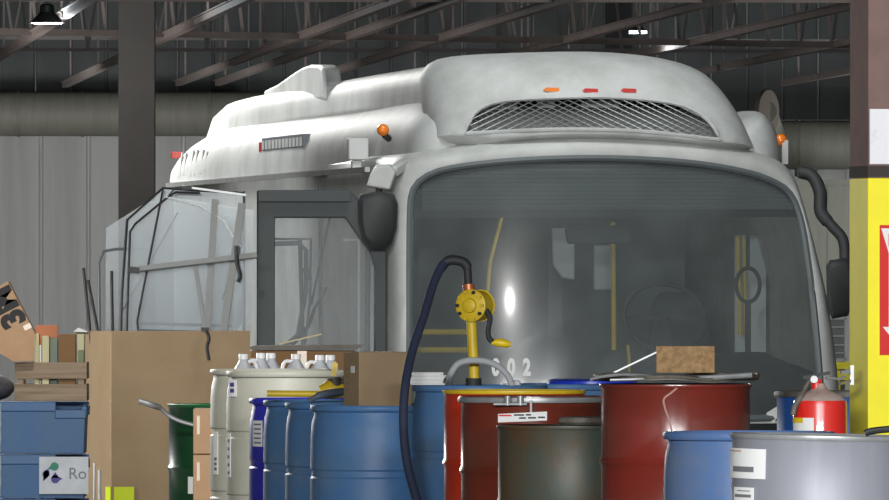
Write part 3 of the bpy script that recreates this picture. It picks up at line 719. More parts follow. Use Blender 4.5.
# bright blue lid and cap on the rear drums
q = MB(); q.lathe([(.001,.02),(.18,.022),(.2,.012),(.2,0),(.001,0)], 40, (xat(592,44.2),44.2,tB4.z)); tag(q.build('round_cover', M['brightblue'], None, (xat(592,44.2),44.2,tB4.z)), 'bright blue plastic cover lying on the drum behind the red ones', 'cover')
q = MB(); q.lathe([(.001,.022),(.02,.022),(.028,.014),(.03,0),(.001,0)], 24, (xat(514,42.75),42.75,tBR.z)); tag(q.build('bottle_cap', M['cap'], None, (xat(514,42.75),42.75,tBR.z)), 'white round cap lying beside the yellow hand pump', 'cap')
# stack of papers
q = MB()
for k in range(9):
    q.box(Vector((xat(428,42.8)+random.uniform(-.006,.006), 42.8+random.uniform(-.006,.006), tBR.z+.004+k*.006)), (.145,.18,.0052), Matrix.Rotation(random.uniform(-.06,.06),3,'Z'))
o = q.build('paper_stack', M['paper'], None, (xat(428,42.8),42.8,tBR.z), smooth=0); tag(o, 'stack of white papers on the pump drum, left of the yellow pole', 'papers')

# ------------------------------------------------------------------ yellow rotary pump
YP = 42.75
t = thing('hand_pump', 'yellow rotary hand pump standing on a blue drum', 'pump', (xat(473.5,YP),YP,tBR.z)); L = t.location
MB().tube([W(474.5,380,YP), W(471.5,322,YP)], .022, 16).build('suction_pipe', M['yellow'], t, L)
q = MB(); q.cyl(Vector((L.x,YP,L.z-.004)), Vector((L.x,YP,L.z+.03)), .034); q.build('bung_adapter', M['blackp'], t, L)
hc = W(476,305.5,YP); ax = Vector((-.42,-.9,0)).normalized()
q = MB(); q.tube([hc-ax*.045, hc-ax*.04, hc+ax*.04, hc+ax*.045], [.055,.064,.064,.055], 32); q.build('pump_housing', M['yellow'], t, L)
q = MB(); q.tube([hc+ax*.042, hc+ax*.056, hc+ax*.06], [.07,.07,.063], 32); q.tube([hc+ax*.06, hc+ax*.075, hc+ax*.08], [.032,.03,.022], 24); q.build('cover_plate', M['yellow'], t, L)
q = MB(); q.tube([hc-ax*.045, hc-ax*.055], [.068,.064], 32); q.build('rear_plate', M['yellow'], t, L)
side = ax.cross(Vector((0,0,1))).normalized()
for k in range(10):
    a = 2*PI*k/10; p = hc+ax*.058+(side*math.cos(a)+Vector((0,0,1))*math.sin(a))*.058
    MB().tube([p, p+ax*.012], .008, 8).build('cover_bolt', M['darkmetal'] if k % 3 == 0 else M['yellow'], t, L)
MB().tube([W(469,290,YP), W(468.5,284,YP)], .026, 16).build('outlet_collar', mat('copper_collar', srgb(190,110,70), .4, .5), t, L)
MB().tube([W(468.3,285,YP), W(467,266,YP)], .018, 12).build('outlet_pipe', M['blackp'], t, L)
MB().tube(smoothpts([W(468,268,YP), W(463,262,YP), W(452,260,YP), W(446,262,YP), W(441,268,YP)], 6), .021, 12).build('elbow_fitting', M['blackp'], t, L)
MB().tube(smoothpts([W(486,310,YP-.06), W(490,318,YP-.07), W(488,330,YP-.07), W(489,338,YP-.07), W(493,342,YP-.07)], 6), .012, 10).build('crank_arm', M['blackp'], t, L)
MB().tube([W(491.5,342.3,YP-.07), W(495,342.5,YP-.07), W(499,342.5,YP-.07), W(507,344,YP-.07), W(510.5,344.5,YP-.07)], [.011,.013,.019,.017,.01], 14).build('crank_grip', mat('grip_yellow', srgb(240,205,30), .35), t, L)
o = MB().tube(smoothpts([W(443,264,YP-.02), W(434,282,YP-.1), W(424,315,YP-.25), W(412,352,YP-.4), (W(405,388,YP-.55)), W(403.5,425,YP-.6), W(407,462,YP-.6), W(417,500,YP-.55), W(432,545,YP-.5), W(440,600,YP-.5), W(442,640,YP-.5)], 8), .019, 12).build('pump_hose', M['hose'], t, L)
o['label'] = 'long dark blue delivery hose'
q = MB().tube(smoothpts([W(450,384.8,42.72), W(451,374,42.6), W(458,364,42.6), W(470,360.5,42.6), (W(486,361.5,42.6)), W(499,367,42.6), W(508,376,42.6), W(512,386,42.6)], 8), .014, 10)
tag(q.build('clear_hose', M['clearhose'], None, W(450,386,42.6)), 'looped clear grey hose arching round the foot of the yellow pump', 'hose')

# ------------------------------------------------------------------ carton and lying pump on the left blue drums
def carton(px0, px1, edge, py0, py1, Y, m, name, label, cat='cardboard box', flap=True, group=None):
    """box seen at a corner: left face px0..edge, right face edge..px1"""
    s = F/Y; wr = (px1-edge)/s; wl = (edge-px0)/s; h = (py1-py0)/s
    b = max(wr*.8, wl*1.15); ph = math.asin(min(.95, wl/b)); a = wr/math.cos(ph)
    o = Vector((xat(edge,Y), Y, zat(py1,Y)))
    ex = Vector((math.cos(ph), math.sin(ph), 0)); ey = Vector((-math.sin(ph), math.cos(ph), 0))
    poly = [o, o+ex*a, o+ex*a+ey*b, o+ey*b]
    t = thing(name, label, cat, (o+ex*a/2+ey*b/2), ph, group)
    q = MB(); q.box((0,0,h/2), (a,b,h)); q.build('carton_body', m, t, bevel=.004)
    MB().box((0,0,h+.0005), (.05,b,.002)).build('tape_strip', M['tape'], t)
    return t, a, b, h
t, a, b, h = carton(343,412,359,352,407,43.35, M['card'], 'cardboard_box', 'plain brown cardboard box on a blue plastic drum')
MB().box((-a/2-.001,-b*.1,h*.68), (.002,.04,.03)).build('box_label', M['paper'], t)
for k in range(4): MB().box((-a/2-.001,b*.2,h*(.3+.13*k)), (.002,.06,.008)).build('printed_line', mat('box_print', srgb(140,118,92), .8), t)
YQ = 44.35
zq = t2.z
t = thing('drum_pump', 'dirty yellow drum pump with a grey hose, lying on blue drums', 'pump', (xat(322,YQ),YQ,zq)); L = t.location
MB().tube([W(267,393.5,YQ), W(320,394,YQ)], .014, 12).build('pump_tube', M['yellow'], t, L)
q = MB(); q.tube([W(321,392,YQ), W(330,389,YQ), W(345,391,YQ)], [.03,.045,.03], 16); q.build('pump_body', M['yellow'], t, L)
q = MB(); q.tube([W(334,378,YQ), W(335,386,YQ)], [.03,.035], 14); q.tube([W(327,384,YQ), W(345,382,YQ)], .016, 10); q.build('pump_cap', mat('grimy_metal', srgb(74,70,60), .6, .3), t, L)
MB().prism([W(331,376,YQ), W(332,364,YQ), W(335,361,YQ), W(338,364,YQ), W(336,376,YQ)], (0,.015,0)).build('pump_lever', M['yellow'], t, L)
MB().tube(smoothpts([W(309,401,YQ-.12), W(318,396,YQ-.12), W(330,393,YQ-.1), W(350,391,YQ)], 6), [.013]*6+[.017]*13, 10).build('outlet_hose', mat('grey_hose', srgb(84,92,104), .5), t, L)

# ------------------------------------------------------------------ small cartons, table with jugs, brown box, board
for k, (y0, y1, lab) in enumerate(((408,453,'small tan carton on top, between the green and white drums'), (454,500,'small tan carton second down beside the green drum'), (501,560,'lowest tan carton standing on the floor beside the green drum'))):
    Yc = 49.0; z1 = zat(y0,Yc); z0 = zat(y1,Yc) if k < 2 else 0.0
    if k == 2: z1 = zat(500.5,Yc)
    else: z0 = zat([453.5,500][k],Yc)
    t = thing('small_carton', lab, 'cardboard box', (xat(194,Yc)+.13,Yc,z0), 0, 'stack of tan cartons')
    MB().box((0,0,(z1-z0)/2-.0005), (.26,.3,z1-z0-.002)).build('carton_body', M['cardlight'], t, bevel=.004)
    MB().box((-.105,-.151,(z1-z0)/2+.03), (.014,.002,.09)).build('tape_strip', M['tape'], t)
# lever arm at green drum
q = MB().tube(smoothpts([W(139,401,49.75), W(152,405,49.75), W(160,408,49.8), W(168,415,49.82), W(180,421,49.82), W(196,425.5,49.82)], 6), [.016]*12+[.011]*19, 10)
q.build('clamp_lever', M['galv'], G, G.location)

t = thing('work_table', 'plain table behind the white drums carrying clear jugs', 'table', (xat(288,51.2),51.2,0))
MB().box((0,0,.86), (.8,.62,.03)).build('table_top', M['wood'], t)
for sx in (-1,1):
    for sy in (-1,1): MB().box((sx*.36,sy*.27,.4225), (.04,.04,.845)).build('leg', M['darkmetal'], t)
jl = ['clear white capped jug at the left end of the jug row', 'clear jug, second from left, tight against the third', 'clear jug, third from left, behind the second', 'clear capped jug in the middle, left of a gap', 'clear jug, second from the right end of the row', 'clear capped jug at the right end of the row']
proto = None
def jug_mesh():
    q = MB(); rings = []
    for z, w, n in ((0,.068,3.5),(.01,.074,3.5),(.17,.075,3.5),(.21,.07,3),(.25,.048,2.4),(.285,.026,2),(.3,.02,2)):
        rings.append([Vector((w*math.copysign(abs(math.cos(a))**(2/n), math.cos(a)), w*math.copysign(abs(math.sin(a))**(2/n), math.sin(a)), z)) for a in [2*PI*k/24 for k in range(24)]])
    return q.loft(rings)
for i, (x, yt, dy, rz) in enumerate(((243.5,355,-.2,0),(261,354,-.03,PI),(271,354,.15,PI),(296,355,-.2,PI),(320,356,-.0,PI),(330.5,356,.17,PI))):
    Yj = 51.2+dy; loc = Vector((xat(x,Yj), Yj, .875))
    sc = (zat(yt,Yj)-.875)/.32
    if proto is None:
        j = thing('plastic_jug', jl[0], 'jug', loc, 0, 'clear jugs in a row')
        jug_mesh().build('jug_body', M['jug'], j, smooth=60)
        MB().lathe([(.001,.325),(.023,.325),(.025,.32),(.025,.298),(.001,.298)], 20).build('jug_cap', M['cap'], j)
        MB().tube(smoothpts([(.02,0,.285),(.05,0,.288),(.066,0,.265),(.074,0,.22),(.072,0,.19)],5), .009, 8).build('jug_handle', M['cap'], j)
        proto = j; j.scale = (1,1,sc)
    else:
        j = proto.copy(); C.objects.link(j); j.location = loc; j.rotation_euler = (0,0,rz); j['label'] = jl[i]; j.scale = (1,1,sc)
        for ch in list(proto.children): c = ch.copy(); C.objects.link(c); c.parent = j
# brown box behind with board
Yb = 53.6
t = thing('cardboard_box', 'tall brown cardboard box behind the jugs, carrying a long board', 'cardboard box', (xat(302,Yb),Yb+.25,0))
hb = zat(351,Yb)
MB().box((0,0,hb/2), (.56,.5,hb)).build('carton_body', M['carddark'], t, bevel=.006)
MB().box((0,-.251,hb*.5), (.05,.002,hb)).build('tape_strip', M['tape'], t)
q = MB(); q.prism([W(249,347.5,Yb), W(253,345.8,Yb), W(358,344.5,Yb), W(363,346,Yb), W(356,349,Yb), W(300,350.5,Yb), W(252,350.2,Yb)], (0,.45,0)); tag(q.build('wooden_board', mat('grey_board', srgb(112,108,100), .7, 0, srgb(84,80,72), 8, .6), None, W(300,350,Yb), bevel=.002), 'grey worn board lying on the tall brown box in front of the bus door', 'board')
tag(MB().bar(W(279,344,Yb+.1), W(322,334,Yb+.1), .008).build('thin_stick', mat('straw_stick', srgb(196,180,140), .7), None, W(279,344,Yb+.1)), 'thin straw coloured stick leaning up from the grey board', 'stick')

# ------------------------------------------------------------------ gaylord box with glass panes
Yg = 56.; ph = math.asin(.165/.62)
edge = Vector((xat(111,Yg), Yg, 0)); a_ = .775/math.cos(ph); b_ = .62
ex = Vector((math.cos(ph), math.sin(ph), 0)); ey = Vector((-math.sin(ph), math.cos(ph), 0)); hg = zat(331,Yg)
gx = thing('bulk_box', 'large brown cardboard bulk box holding upright glass panes', 'cardboard box', edge+ex*a_/2+ey*b_/2, ph)
q = MB(); th = .012
for c, d in (((0,-b_/2+th/2,hg/2), (a_,th,hg)), ((0,b_/2-th/2,hg/2), (a_,th,hg)), ((-a_/2+th/2,0,hg/2), (th,b_-2*th,hg)), ((a_/2-th/2,0,hg/2), (th,b_-2*th,hg)), ((0,0,.01), (a_-2*th,b_-2*th,.02))): q.box(c, d)
q.build('box_walls', M['card'], gx, bevel=.003)
def glocal(px, py): # point on the front right face
    k = (px-CX)/F; 
    tpar = (k*Yg-edge.x)/(ex.x-k*ex.y); p = edge+ex*tpar
    return Vector((tpar-a_/2, -b_/2, EYE+(HY-py)*p.y/F))
q = MB(); p0 = glocal(114,487); p1 = glocal(134,512); q.box(((p0.x+p1.x)/2+.0,-b_/2-.002,(p0.z+p1.z)/2), (abs(p1.x-p0.x),.003,abs(p0.z-p1.z))); q.build('lime_label', M['hiviz'], gx)
# label wraps to left face
q = MB(); q.box((-a_/2-.002,-b_/2+.06,(p0.z+p1.z)/2), (.003,.12,abs(p0.z-p1.z))); q.build('lime_label', M['hiviz'], gx)
tag(MB().tube([W(94.5,463,55.7), W(93.5,620,55.7)], .007, 8).build('white_stick', M['gwhite'], None, W(94,500,55.9)), 'thin white stick leaning on the bulk box, the taller one', 'stick')
tag(MB().tube([W(99.5,470,55.7), W(99.5,620,55.7)], .009, 8).build('white_stick', M['gwhite'], None, W(100,500,55.9)), 'short white stick leaning on the bulk box, right of the taller one', 'stick')
# panes : each an outlined sheet standing inside the box
def pane(poly, Y, label, fr=None, frm=None, m=None, closed=True, frpts=None, name='glass_pane'):
    t = thing(name, label, 'glass pane', W(sum(p[0] for p in poly)/len(poly), max(p[1] for p in poly), Y), 0, 'glass panes in the bulk box'); L = t.location
    q = MB(); q.prism([W(x,y,Y) for x, y in poly], (0,.006,0)); q.build('glass_sheet', m or M['pane'], t, L, smooth=0)
    for pts, r, mm in (frpts or []):
        MB().tube([W(x,y,Y-.008) for x, y in pts], r, 8).build('seal_and_streak', mm, t, L)
    return t, L
DZ = 470
pane([(105,DZ),(106,228),(150,200),(185,205),(240,220),(245,322),(226,336),(226,DZ)], 56.5, 'rearmost clear pane with a thin grey edge, left side in bulk box', frpts=[([(100,DZ),(99,262),(104,251),(116,249),(144,249)], .008, M['gasket'])])
t, L = pane([(118,DZ),(123,300),(129,218),(163,187),(244,192),(244,322),(232,336),(232,DZ)], 56.45, 'tall clear pane edged in black with slanting top, in bulk box',
     frpts=[([(118,DZ),(122,290),(127,220),(163,188),(190,190),(244,193)], .0065, M['rubber']), ([(137,323),(232,326)], .008, M['gasket']), ([(160,206),(175,188)], .005, M['gasket']), ([(120,315),(150,262),(178,212)], .004, M['gasket']), ([(244,193),(243,240),(236,262),(222,300)], .006, M['gasket'])])
MB().bar(W(182,186.5,56.43), W(246,195,56.43), .012).build('top_bar', M['galv'], t, L)
MB().box(W(187,188,56.42), (.055,.02,.022)).build('top_clip', M['rubber'], t, L)
t, L = pane([(125,DZ),(130,226),(166,196),(254,210),(254,322),(238,336),(238,DZ)], 56.28, 'front clear pane with black left edge and grey cross bar',
     frpts=[([(163,189),(153,240),(143,290),(137,322),(140,345)], .006, M['rubber']), ([(166,197),(200,206),(225,222),(240,247)], .007, M['panelwhite']), ([(137,330),(238,333)], .006, M['gasket']), ([(122,DZ),(130,232),(135,224),(164,200),(176,192),(200,193)], .0065, M['rubber'])])  # the white curve paints a streak reflected in the glass
q = MB(); q.bar(W(134,269.5,56.2), W(257,255,56.2), .02, .034, (0,0,1)); q.build('cross_bar', M['aluminium'], t, L)
q = MB(); q.bar(W(134,272,56.19), W(257,257.8,56.19), .022, .008); q.box(W(134,270,56.2), (.06,.03,.034), Matrix.Rotation(.12,3,'Y')); q.build('bar_seal', M['rubber'], t, L)
for i, (p0_, p1_, w, lab, yy) in enumerate((((215,199),(206,345),.035,'grey aluminium strip standing upright in the bulk box, left one',56.27), ((242,203),(222,340),.04,'pale aluminium strip leaning in the bulk box, nearest the bus door',56.235), ((195,266),(207,345),.02,'short thin pale strip behind the cross bar in the bulk box',56.21))):
    o = MB().bar(W(*p0_,yy), W(p1_[0]+(p1_[0]-p0_[0])*.9, p1_[1]+(p1_[1]-p0_[1])*.9, yy), w, .012, (0,1,0)).build('metal_strip', M['aluminium'], None, W(p1_[0],p1_[1],yy)); tag(o, lab, 'metal strip')
q = MB().tube(smoothpts([W(237,247,56.17), W(237,262,56.17), W(240,275,56.17), W(238,282,56.17)],4), .012, 8); q.box(W(237,250,56.17), (.03,.02,.05)); tag(q.build('black_latch', M['rubber'], None, W(237,250,56.17)), 'black latch strap hanging from the grey cross bar', 'latch')
q = MB().tube(smoothpts([W(206,330,56.1), W(209,338,56.1), W(207,347,56.1), W(209,360,56.1)],4), .009, 8); q.box(W(205,329,56.1), (.045,.04,.018)); tag(q.build('black_cable', M['rubber'], None, W(206,331,55.95)), 'short black cable hanging over the front of the bulk box', 'cable')
rl = ['leftmost thin black rod standing in the bulk box', 'second black rod from the left, leaning, in the bulk box', 'short black rod third from the left in the bulk box']
for (x0,y0,x1,y1), lb in zip(((83.5,268,90,331),(88,280,98,331),(111.5,271,112.5,331)), rl):
    e = 3.
    yy = 56.49
    p1_ = W(x1+(x1-x0)*.6, y1+(y1-y0)*.6, yy)
    if x0 < 100: p0_ = W(x0,y0,yy)
    else: p0_ = W(x0,y0,yy)
    tag(MB().tube([p0_, p1_], .0085, 8).build('black_rod', M['rubber'], None, p1_), lb, 'rod', 'black rods in the bulk box')

# ------------------------------------------------------------------ blue bins and crate at the left
Yk = 52.
def bin_(z0, z1, label, lab=False):
    t = thing('storage_bin', label, 'bin', (xat(42,Yk),Yk,z0), 0, 'stack of blue bins'); L = t.location; h = z1-z0
    w = (92-1)*Yk/F; wb = w*.95; d = .42
    q = MB(); q.loft([[Vector((sx*wb/2,sy*d*.46,.0)) for sx, sy in ((-1,-1),(1,-1),(1,1),(-1,1))], [Vector((sx*w/2*.985,sy*d/2,h-.05)) for sx, sy in ((-1,-1),(1,-1),(1,1),(-1,1))],
        [Vector((sx*(w/2*.985-.01),sy*(d/2-.01),h-.05)) for sx, sy in ((-1,-1),(1,-1),(1,1),(-1,1))], [Vector((sx*(wb/2-.01),sy*d*.44,.012)) for sx, sy in ((-1,-1),(1,-1),(1,1),(-1,1))]]); q.build('bin_shell', M['binblue'], t, bevel=.004)
    q = MB(); q.box((-w*.16,-d/2+.004,h-.026), (w*.66,.03,.05)); q.box((w*.33,-d/2+.004,h-.065), (w*.34,.03,.045)); q.box((0,d/2-.004,h-.03), (w,.03,.05)); q.box((-w/2+.01,0,h-.03), (.03,d,.05)); q.box((w/2-.01,0,h-.05), (.03,d,.05)); q.build('bin_rim', M['binblue'], t, bevel=.004)
    q = MB(); q.box((-w/2+.012,-d/2-.012,h*.5), (.045,.02,h*.94)); q.build('bin_corner', M['binwhite'], t, bevel=.004)
    q = MB(); q.bar((-w/2+.005,-d/2-.024,h*.3), (-w/2+.005,-d/2-.024,h*.75), .014); q.build('handle_slot', M['black'], t)
    return t, w, d, h
zA, zB, zC2 = zat(401,Yk), zat(453,Yk), zat(497,Yk)
b1, w, d, h = bin_(zB, zA, 'upper blue plastic bin with stepped rim under the crate')
b2, w, d, h2 = bin_(zC2, zB-.004, 'blue plastic bin with a white logo label, below the upper one')
b3, w, d, h3 = bin_(.14, zC2-.004, 'lowest blue plastic bin of the left stack')
pallets(xat(42,Yk), Yk, .14, 'pallet under the blue bins')
# label with the leaf like mark and lettering
bl = b2.location
lx0, lx1 = xat(41,Yk), xat(90,Yk); lz0, lz1 = zat(493,Yk), zat(456,Yk)
q = MB(); q.box(((lx0+lx1)/2-bl.x, -d/2-.022, (lz0+lz1)/2-bl.z), (lx1-lx0,.004,lz1-lz0)); lb = q.build('logo_label', mat('label_stock', srgb(186,190,196), .6, 0, srgb(160,168,172), 10, .6), b2)
def mark(pts, m, nm):
    poly = [W(x,y,Yk-d/2-.0265)-bl for x, y in pts]
    MB().prism(poly, (0,.002,0)).build(nm, m, lb, smooth=0)
def leaf(cx, cy, r, tipang, m, nm):
    pts = []
    for k in range(22):
        a = tipang+.5+(2*PI-1.)*k/21; pts.append((cx+r*math.cos(a), cy-r*math.sin(a)))
    pts.append((cx+1.75*r*math.cos(tipang), cy-1.75*r*math.sin(tipang)))
    mark(pts, m, nm)
leaf(54.5,466.5,4.2,math.radians(200),M['logogreen'],'green_logo_leaf')
leaf(46.0,474.,3.6,math.radians(255),M['logopurple'],'purple_logo_leaf')
mark([(43,481.5),(43.3,474),(45,470.5),(48,469),(49.3,471),(49,476)], M['logopurple'], 'purple_logo_leaf')
leaf(55.2,479.2,4.2,math.radians(5),M['logopurple'],'purple_logo_leaf')
mark([(51,478),(55.2,472),(59.3,478)], M['logopurple'], 'purple_logo_tip')
tm = text_mesh('logo_lettering', 'Ro', .083, M['greyink'], lb, face_m(W(77.5,474,Yk-d/2-.0275)-bl), .0006)
# crate
zc0 = zA; zc1 = zat(362,Yk)
cw = (88-16)*Yk/F; cx = xat(52,Yk); cd = .34
t = thing('wooden_crate', 'weathered slatted wooden crate standing on the upper blue bin', 'crate', (cx,Yk,zc0+.002)); L = t.location; ch = zc1-zc0-.002
for z0, z1 in ((0,.088),(.115,ch)):
    for sy in (-1,1): MB().box((0,sy*cd/2,(z0+z1)/2), (cw,.014,z1-z0)).build('slat', M['wood'], t, bevel=.002)
    for sx in (-1,1): MB().box((sx*(cw/2-.008),0,(z0+z1)/2), (.014,cd-.02,z1-z0)).build('slat', M['wood'], t, bevel=.002)
for sx in (-1,1):
    for sy in (-1,1): MB().box((sx*(cw/2-.03),sy*(cd/2-.02),ch/2), (.03,.022,ch)).build('corner_post', M['wood'], t)
MB().box((0,0,.008), (cw-.03,cd-.02,.012)).build('crate_base', M['wood'], t)
zb = zc0+.018
def inbox(name, x0, x1, ytop, dy, m, label, cat, z0=zb, dep=.12, rot=0):
    z1 = zat(ytop,Yk+dy); q = MB(); xm = xat((x0+x1)/2,Yk+dy); q.box((xm,Yk+dy,(z0+z1)/2), ((x1-x0)*Yk/F,dep,z1-z0), Matrix.Rotation(rot,3,'Z'))
    return tag(q.build(name, m, None, (xm,Yk+dy,z0), bevel=.003), label, cat)
inbox('kraft_box', 59,76,334,-.06,M['carddark'],'brown kraft box standing in the crate, right of the files','box')
inbox('folder', 42.5,49.5,336,-.08,M['beige'],'cream folder standing in the crate, left of the dark gap','folder')
inbox('folder', 35,39.5,333.5,-.05,M['beige'],'cream folder furthest left in the crate','folder')
inbox('folder', 50.5,58,338,.0,mat('grey_green_card', srgb(120,130,118), .8),'grey green folder in the middle of the crate','folder')
inbox('folder', 39.8,42.,345,-.0,M['paper'],'thin white folder between the cream ones in the crate','folder')
inbox('cardboard_piece', 36,58,325,.10,M['cardred'],'reddish brown cardboard box behind the files in the crate','box', dep=.05)
inbox('paper_packet', 77.5,84.5,334,.03,M['beige'],'cream packet with white labels at the right end of the crate','packet')
inbox('paper_packet', 78.5,84.,350,-.09,mat('green_packet', srgb(120,128,96), .8),'low greenish packet at the right end of the crate','packet', dep=.05)
# crumpled white sheet
q = MB(); q.prism([W(74,333.5,Yk+.05), W(79,329.5,Yk+.05), W(88,333,Yk+.05), W(88,334,Yk+.05)], (0,-.1,.01)); tag(q.build('paper_sheet', M['paper'], None, W(80,334,Yk)), 'crumpled white paper lying on the packets in the crate', 'paper')
# dark bag
q = MB(); rings = []
cb = W(4,387,Yk-.02)
q.sphere((cb.x-.05,cb.y,zA+.07), .105,.14,.068, 20); o = q.build('bag', mat('black_bag', srgb(74,76,84), .5, 0, srgb(44,44,50), 14, .6, .5, 20), None, (cb.x-.05,cb.y,zA)); tag(o, 'dark rumpled bag on the upper blue bin, left of the crate', 'bag')
# tilted carton with printed lettering
ang = math.atan2(27,52); Yt = Yk-.33
ctr = W(-2.5,326,Yt)
t = thing('tilted_carton', 'tan carton with big black lettering, tipped against the wooden crate', 'cardboard box', ctr+Vector((0,.15,-.25))); L = t.location
Rm = Matrix.Rotation(-ang, 4, 'Y').to_3x3()
Rm = Matrix(((math.cos(ang),0,math.sin(ang)),(0,1,0),(-math.sin(ang),0,math.cos(ang))))
R2_ = Matrix.Rotation(-math.atan2(27,52),3,'Y')
# image: long edge runs down-right, direction (27,-52)
e1 = Vector((27,0,-52)).normalized(); e2 = Vector((-52,0,-27)).normalized(); sc = Yt/F
pc = W(8,281,Yt)
q = MB(); corners = [pc, pc+e1*59*sc, pc+e1*59*sc+e2*52*sc, pc+e2*52*sc]
q.prism(corners, (0,.18,0)); q.build('carton_body', M['cardlight'], t, L, bevel=.004)
q = MB(); f0 = pc+e1*58*sc
q.prism([f0+Vector((0,-.004,0)), f0+Vector((-1.*sc,-.03,-28*sc)), f0+Vector((-21*sc,-.03,-29*sc)), f0+e2*42*sc+Vector((0,-.004,0))], (0,.004,0)); q.build('carton_flap', M['cardlight'], t, L, smooth=0)
q = MB(); q.prism([pc+e1*26*sc+Vector((0,-.0015,0)), pc+e1*31*sc+Vector((0,-.0015,0)), pc+e1*31*sc+e2*0.1+Vector((0,-.0015,0)), pc+e1*26*sc+e2*.1+Vector((0,-.0015,0))], (0,.001,0))
tp = MB(); tp.prism([pc+e1*47*sc+Vector((0,-.0015,0)), pc+e1*52*sc+Vector((0,-.0015,0)), pc+e1*52*sc+e2*.04+Vector((0,-.0015,0)), pc+e1*47*sc+e2*.04+Vector((0,-.0015,0))], (0,.001,0)); tp.build('tape_strip', M['tape'], t, L)
text_mesh('printed_lettering', '3M', .165, M['ink'], t, face_m(W(8,307,Yt-.003)-L, roll=math.radians(117.5)), .0006, bold=.009, sx=1.)

# ------------------------------------------------------------------ right yellow column, signs, extinguisher
Yc = 35.6; php = math.radians(13); wc = .25
cor = Vector((xat(868,Yc),Yc,0)); ex = Vector((math.cos(php),math.sin(php),0)); ey = Vector((-math.sin(php),math.cos(php),0))
cc = cor+ex*wc/2+ey*wc/2
t = thing('steel_column', 'square steel column at the right edge, yellow below and brown above', 'column', cc, php)
zy = zat(178,Yc)
MB().box((0,0,zy/2), (wc,wc,zy)).build('yellow_casing', M['yellowcol'], t, bevel=.003)
MB().box((0,0,(zy+ZC)/2), (wc*.985,wc*.985,ZC-zy-.002)).build('upper_shaft', M['colbrown'], t)
MB().box((0,0,zy+.024), (wc*1.0,wc*1.0,.04)).build('collar', M['colgrey'], t)
sg = thing('notice_sign', 'torn white notice high on the column at right', 'sign', cor+ex*.06-ey*.004+Vector((0,0,zat(164,Yc))), php)
hs = (165-110)*Yc/F
MB().box((.03,0,hs/2), (.17,.004,hs)).build('sign_sheet', mat('worn_paper', srgb(226,226,230), .6, 0, srgb(150,158,178), 9, .6, sharp=(.52,.7)), sg)
MB().cyl((.045,-.004,.04), (.045,-.001,.04), .025).build('red_dot', M['redink'], sg)
fs = thing('fire_sign', 'tall red and white sign with an arrow on the yellow column', 'sign', cor+ex*.125-ey*.004+Vector((0,0,zat(355,Yc))), php)
hf = (355-225)*Yc/F; wf = .165
MB().box((0,0,hf/2), (wf,.004,hf)).build('sign_plate', M['redink'], fs)
MB().prism([Vector((x,-.003,z)) for x, z in ((-.078,hf-.012),(.078,hf-.012),(.05,hf-.1),(.05,.1),(.072,.1),(0,.012),(-.072,.1),(-.05,.1),(-.05,hf-.1))], (0,.002,0)).build('white_arrow', M['paper'], fs, smooth=0)
text_mesh('sign_lettering', 'FIRE', .06, M['redink'], fs, face_m(Vector((0,-.004,hf-.055))), .0005, bold=.001)
# extinguisher
Ye = 35.2; xe = xat(820,Ye); re = 27*Ye/F; ze = zat(392,Ye)
t = thing('fire_extinguisher', 'red fire extinguisher with a grey hose hanging on the yellow column', 'fire extinguisher', (xe,Ye,ze-.5)); H = .5
MB().lathe([(.001,0),(re*.9,0),(re,.01),(re,H-.045),(re*.97,H-.03)], 36).build('cylinder', M['extred'], t)
MB().lathe([(re*.97,H-.031),(re*.8,H-.012),(re*.5,H),(re*.3,H+.010),(.02,H+.02),(.018,H+.03)], 36).build('shoulder', M['dust'], t)
MB().cyl((-.012,0,H+.01), (-.012,0,H+.045), .019).build('valve', M['extred'], t)
q = MB(); q.bar((-.06,-.01,H+.05), (.035,-.01,H+.068), .018,.012); q.bar((-.045,-.01,H+.04), (-.01,-.01,H+.055), .02,.014); q.build('carry_handle', M['blackp'], t)
q = MB(); q.tube(smoothpts([(-.02,-.02,H+.05),(-.045,-.03,H+.03),(-.065,-.05,H-.01),(-.09,-.07,H-.05),(-.098,-.075,H-.08)],5), [.007]*10+[.011]*11, 10); q.build('discharge_hose', M['dirtylid'], t)
MB().tube([( .02,0,H+.05),(.07,.02,H+.045),(.09,.03,H+.055)], .005, 8).build('safety_pin', M['galv'], t)
MB().tube([(-.022,-.03,H+.045),(-.022,-.04,H+.045)], .013, 14).build('pressure_gauge', M['paper'], t)
lb_ = cylpatch(0, re, math.radians(-78), math.radians(-15), H-.16, H-.09, 'label', M['paper'], t)
cylpatch(0, re+.002, math.radians(-78), math.radians(-40), H-.108, H-.09, 'label_band', M['yellow'], t)
br = thing('wall_bracket', 'small grey metal bracket fixed to the side of the yellow column', 'bracket', W(852,375,35.5))
L = br.location
MB().box(L, (.012,.05,.07)).build('plate', M['galv'], br, L); MB().bar(L+Vector((0,0,.01)), L+Vector((-.04,-.02,.01)), .012).build('hook', M['galv'], br, L)
MB().bar(L+Vector((0,0,-.02)), L+Vector((-.05,-.12,-.03)), .01).build('hook', M['galv'], br, L)
tag(MB().tube(smoothpts([W(865,434,30.1), W(870,431.5,30.1), W(885,429.5,30.1), W(900,429,30.1), W(915,429,30.1)],5), .011, 10).build('black_pipe', M['rubber'], None, W(890,434,30.1)), 'black rubber pipe lying on the brushed grey drum', 'pipe')

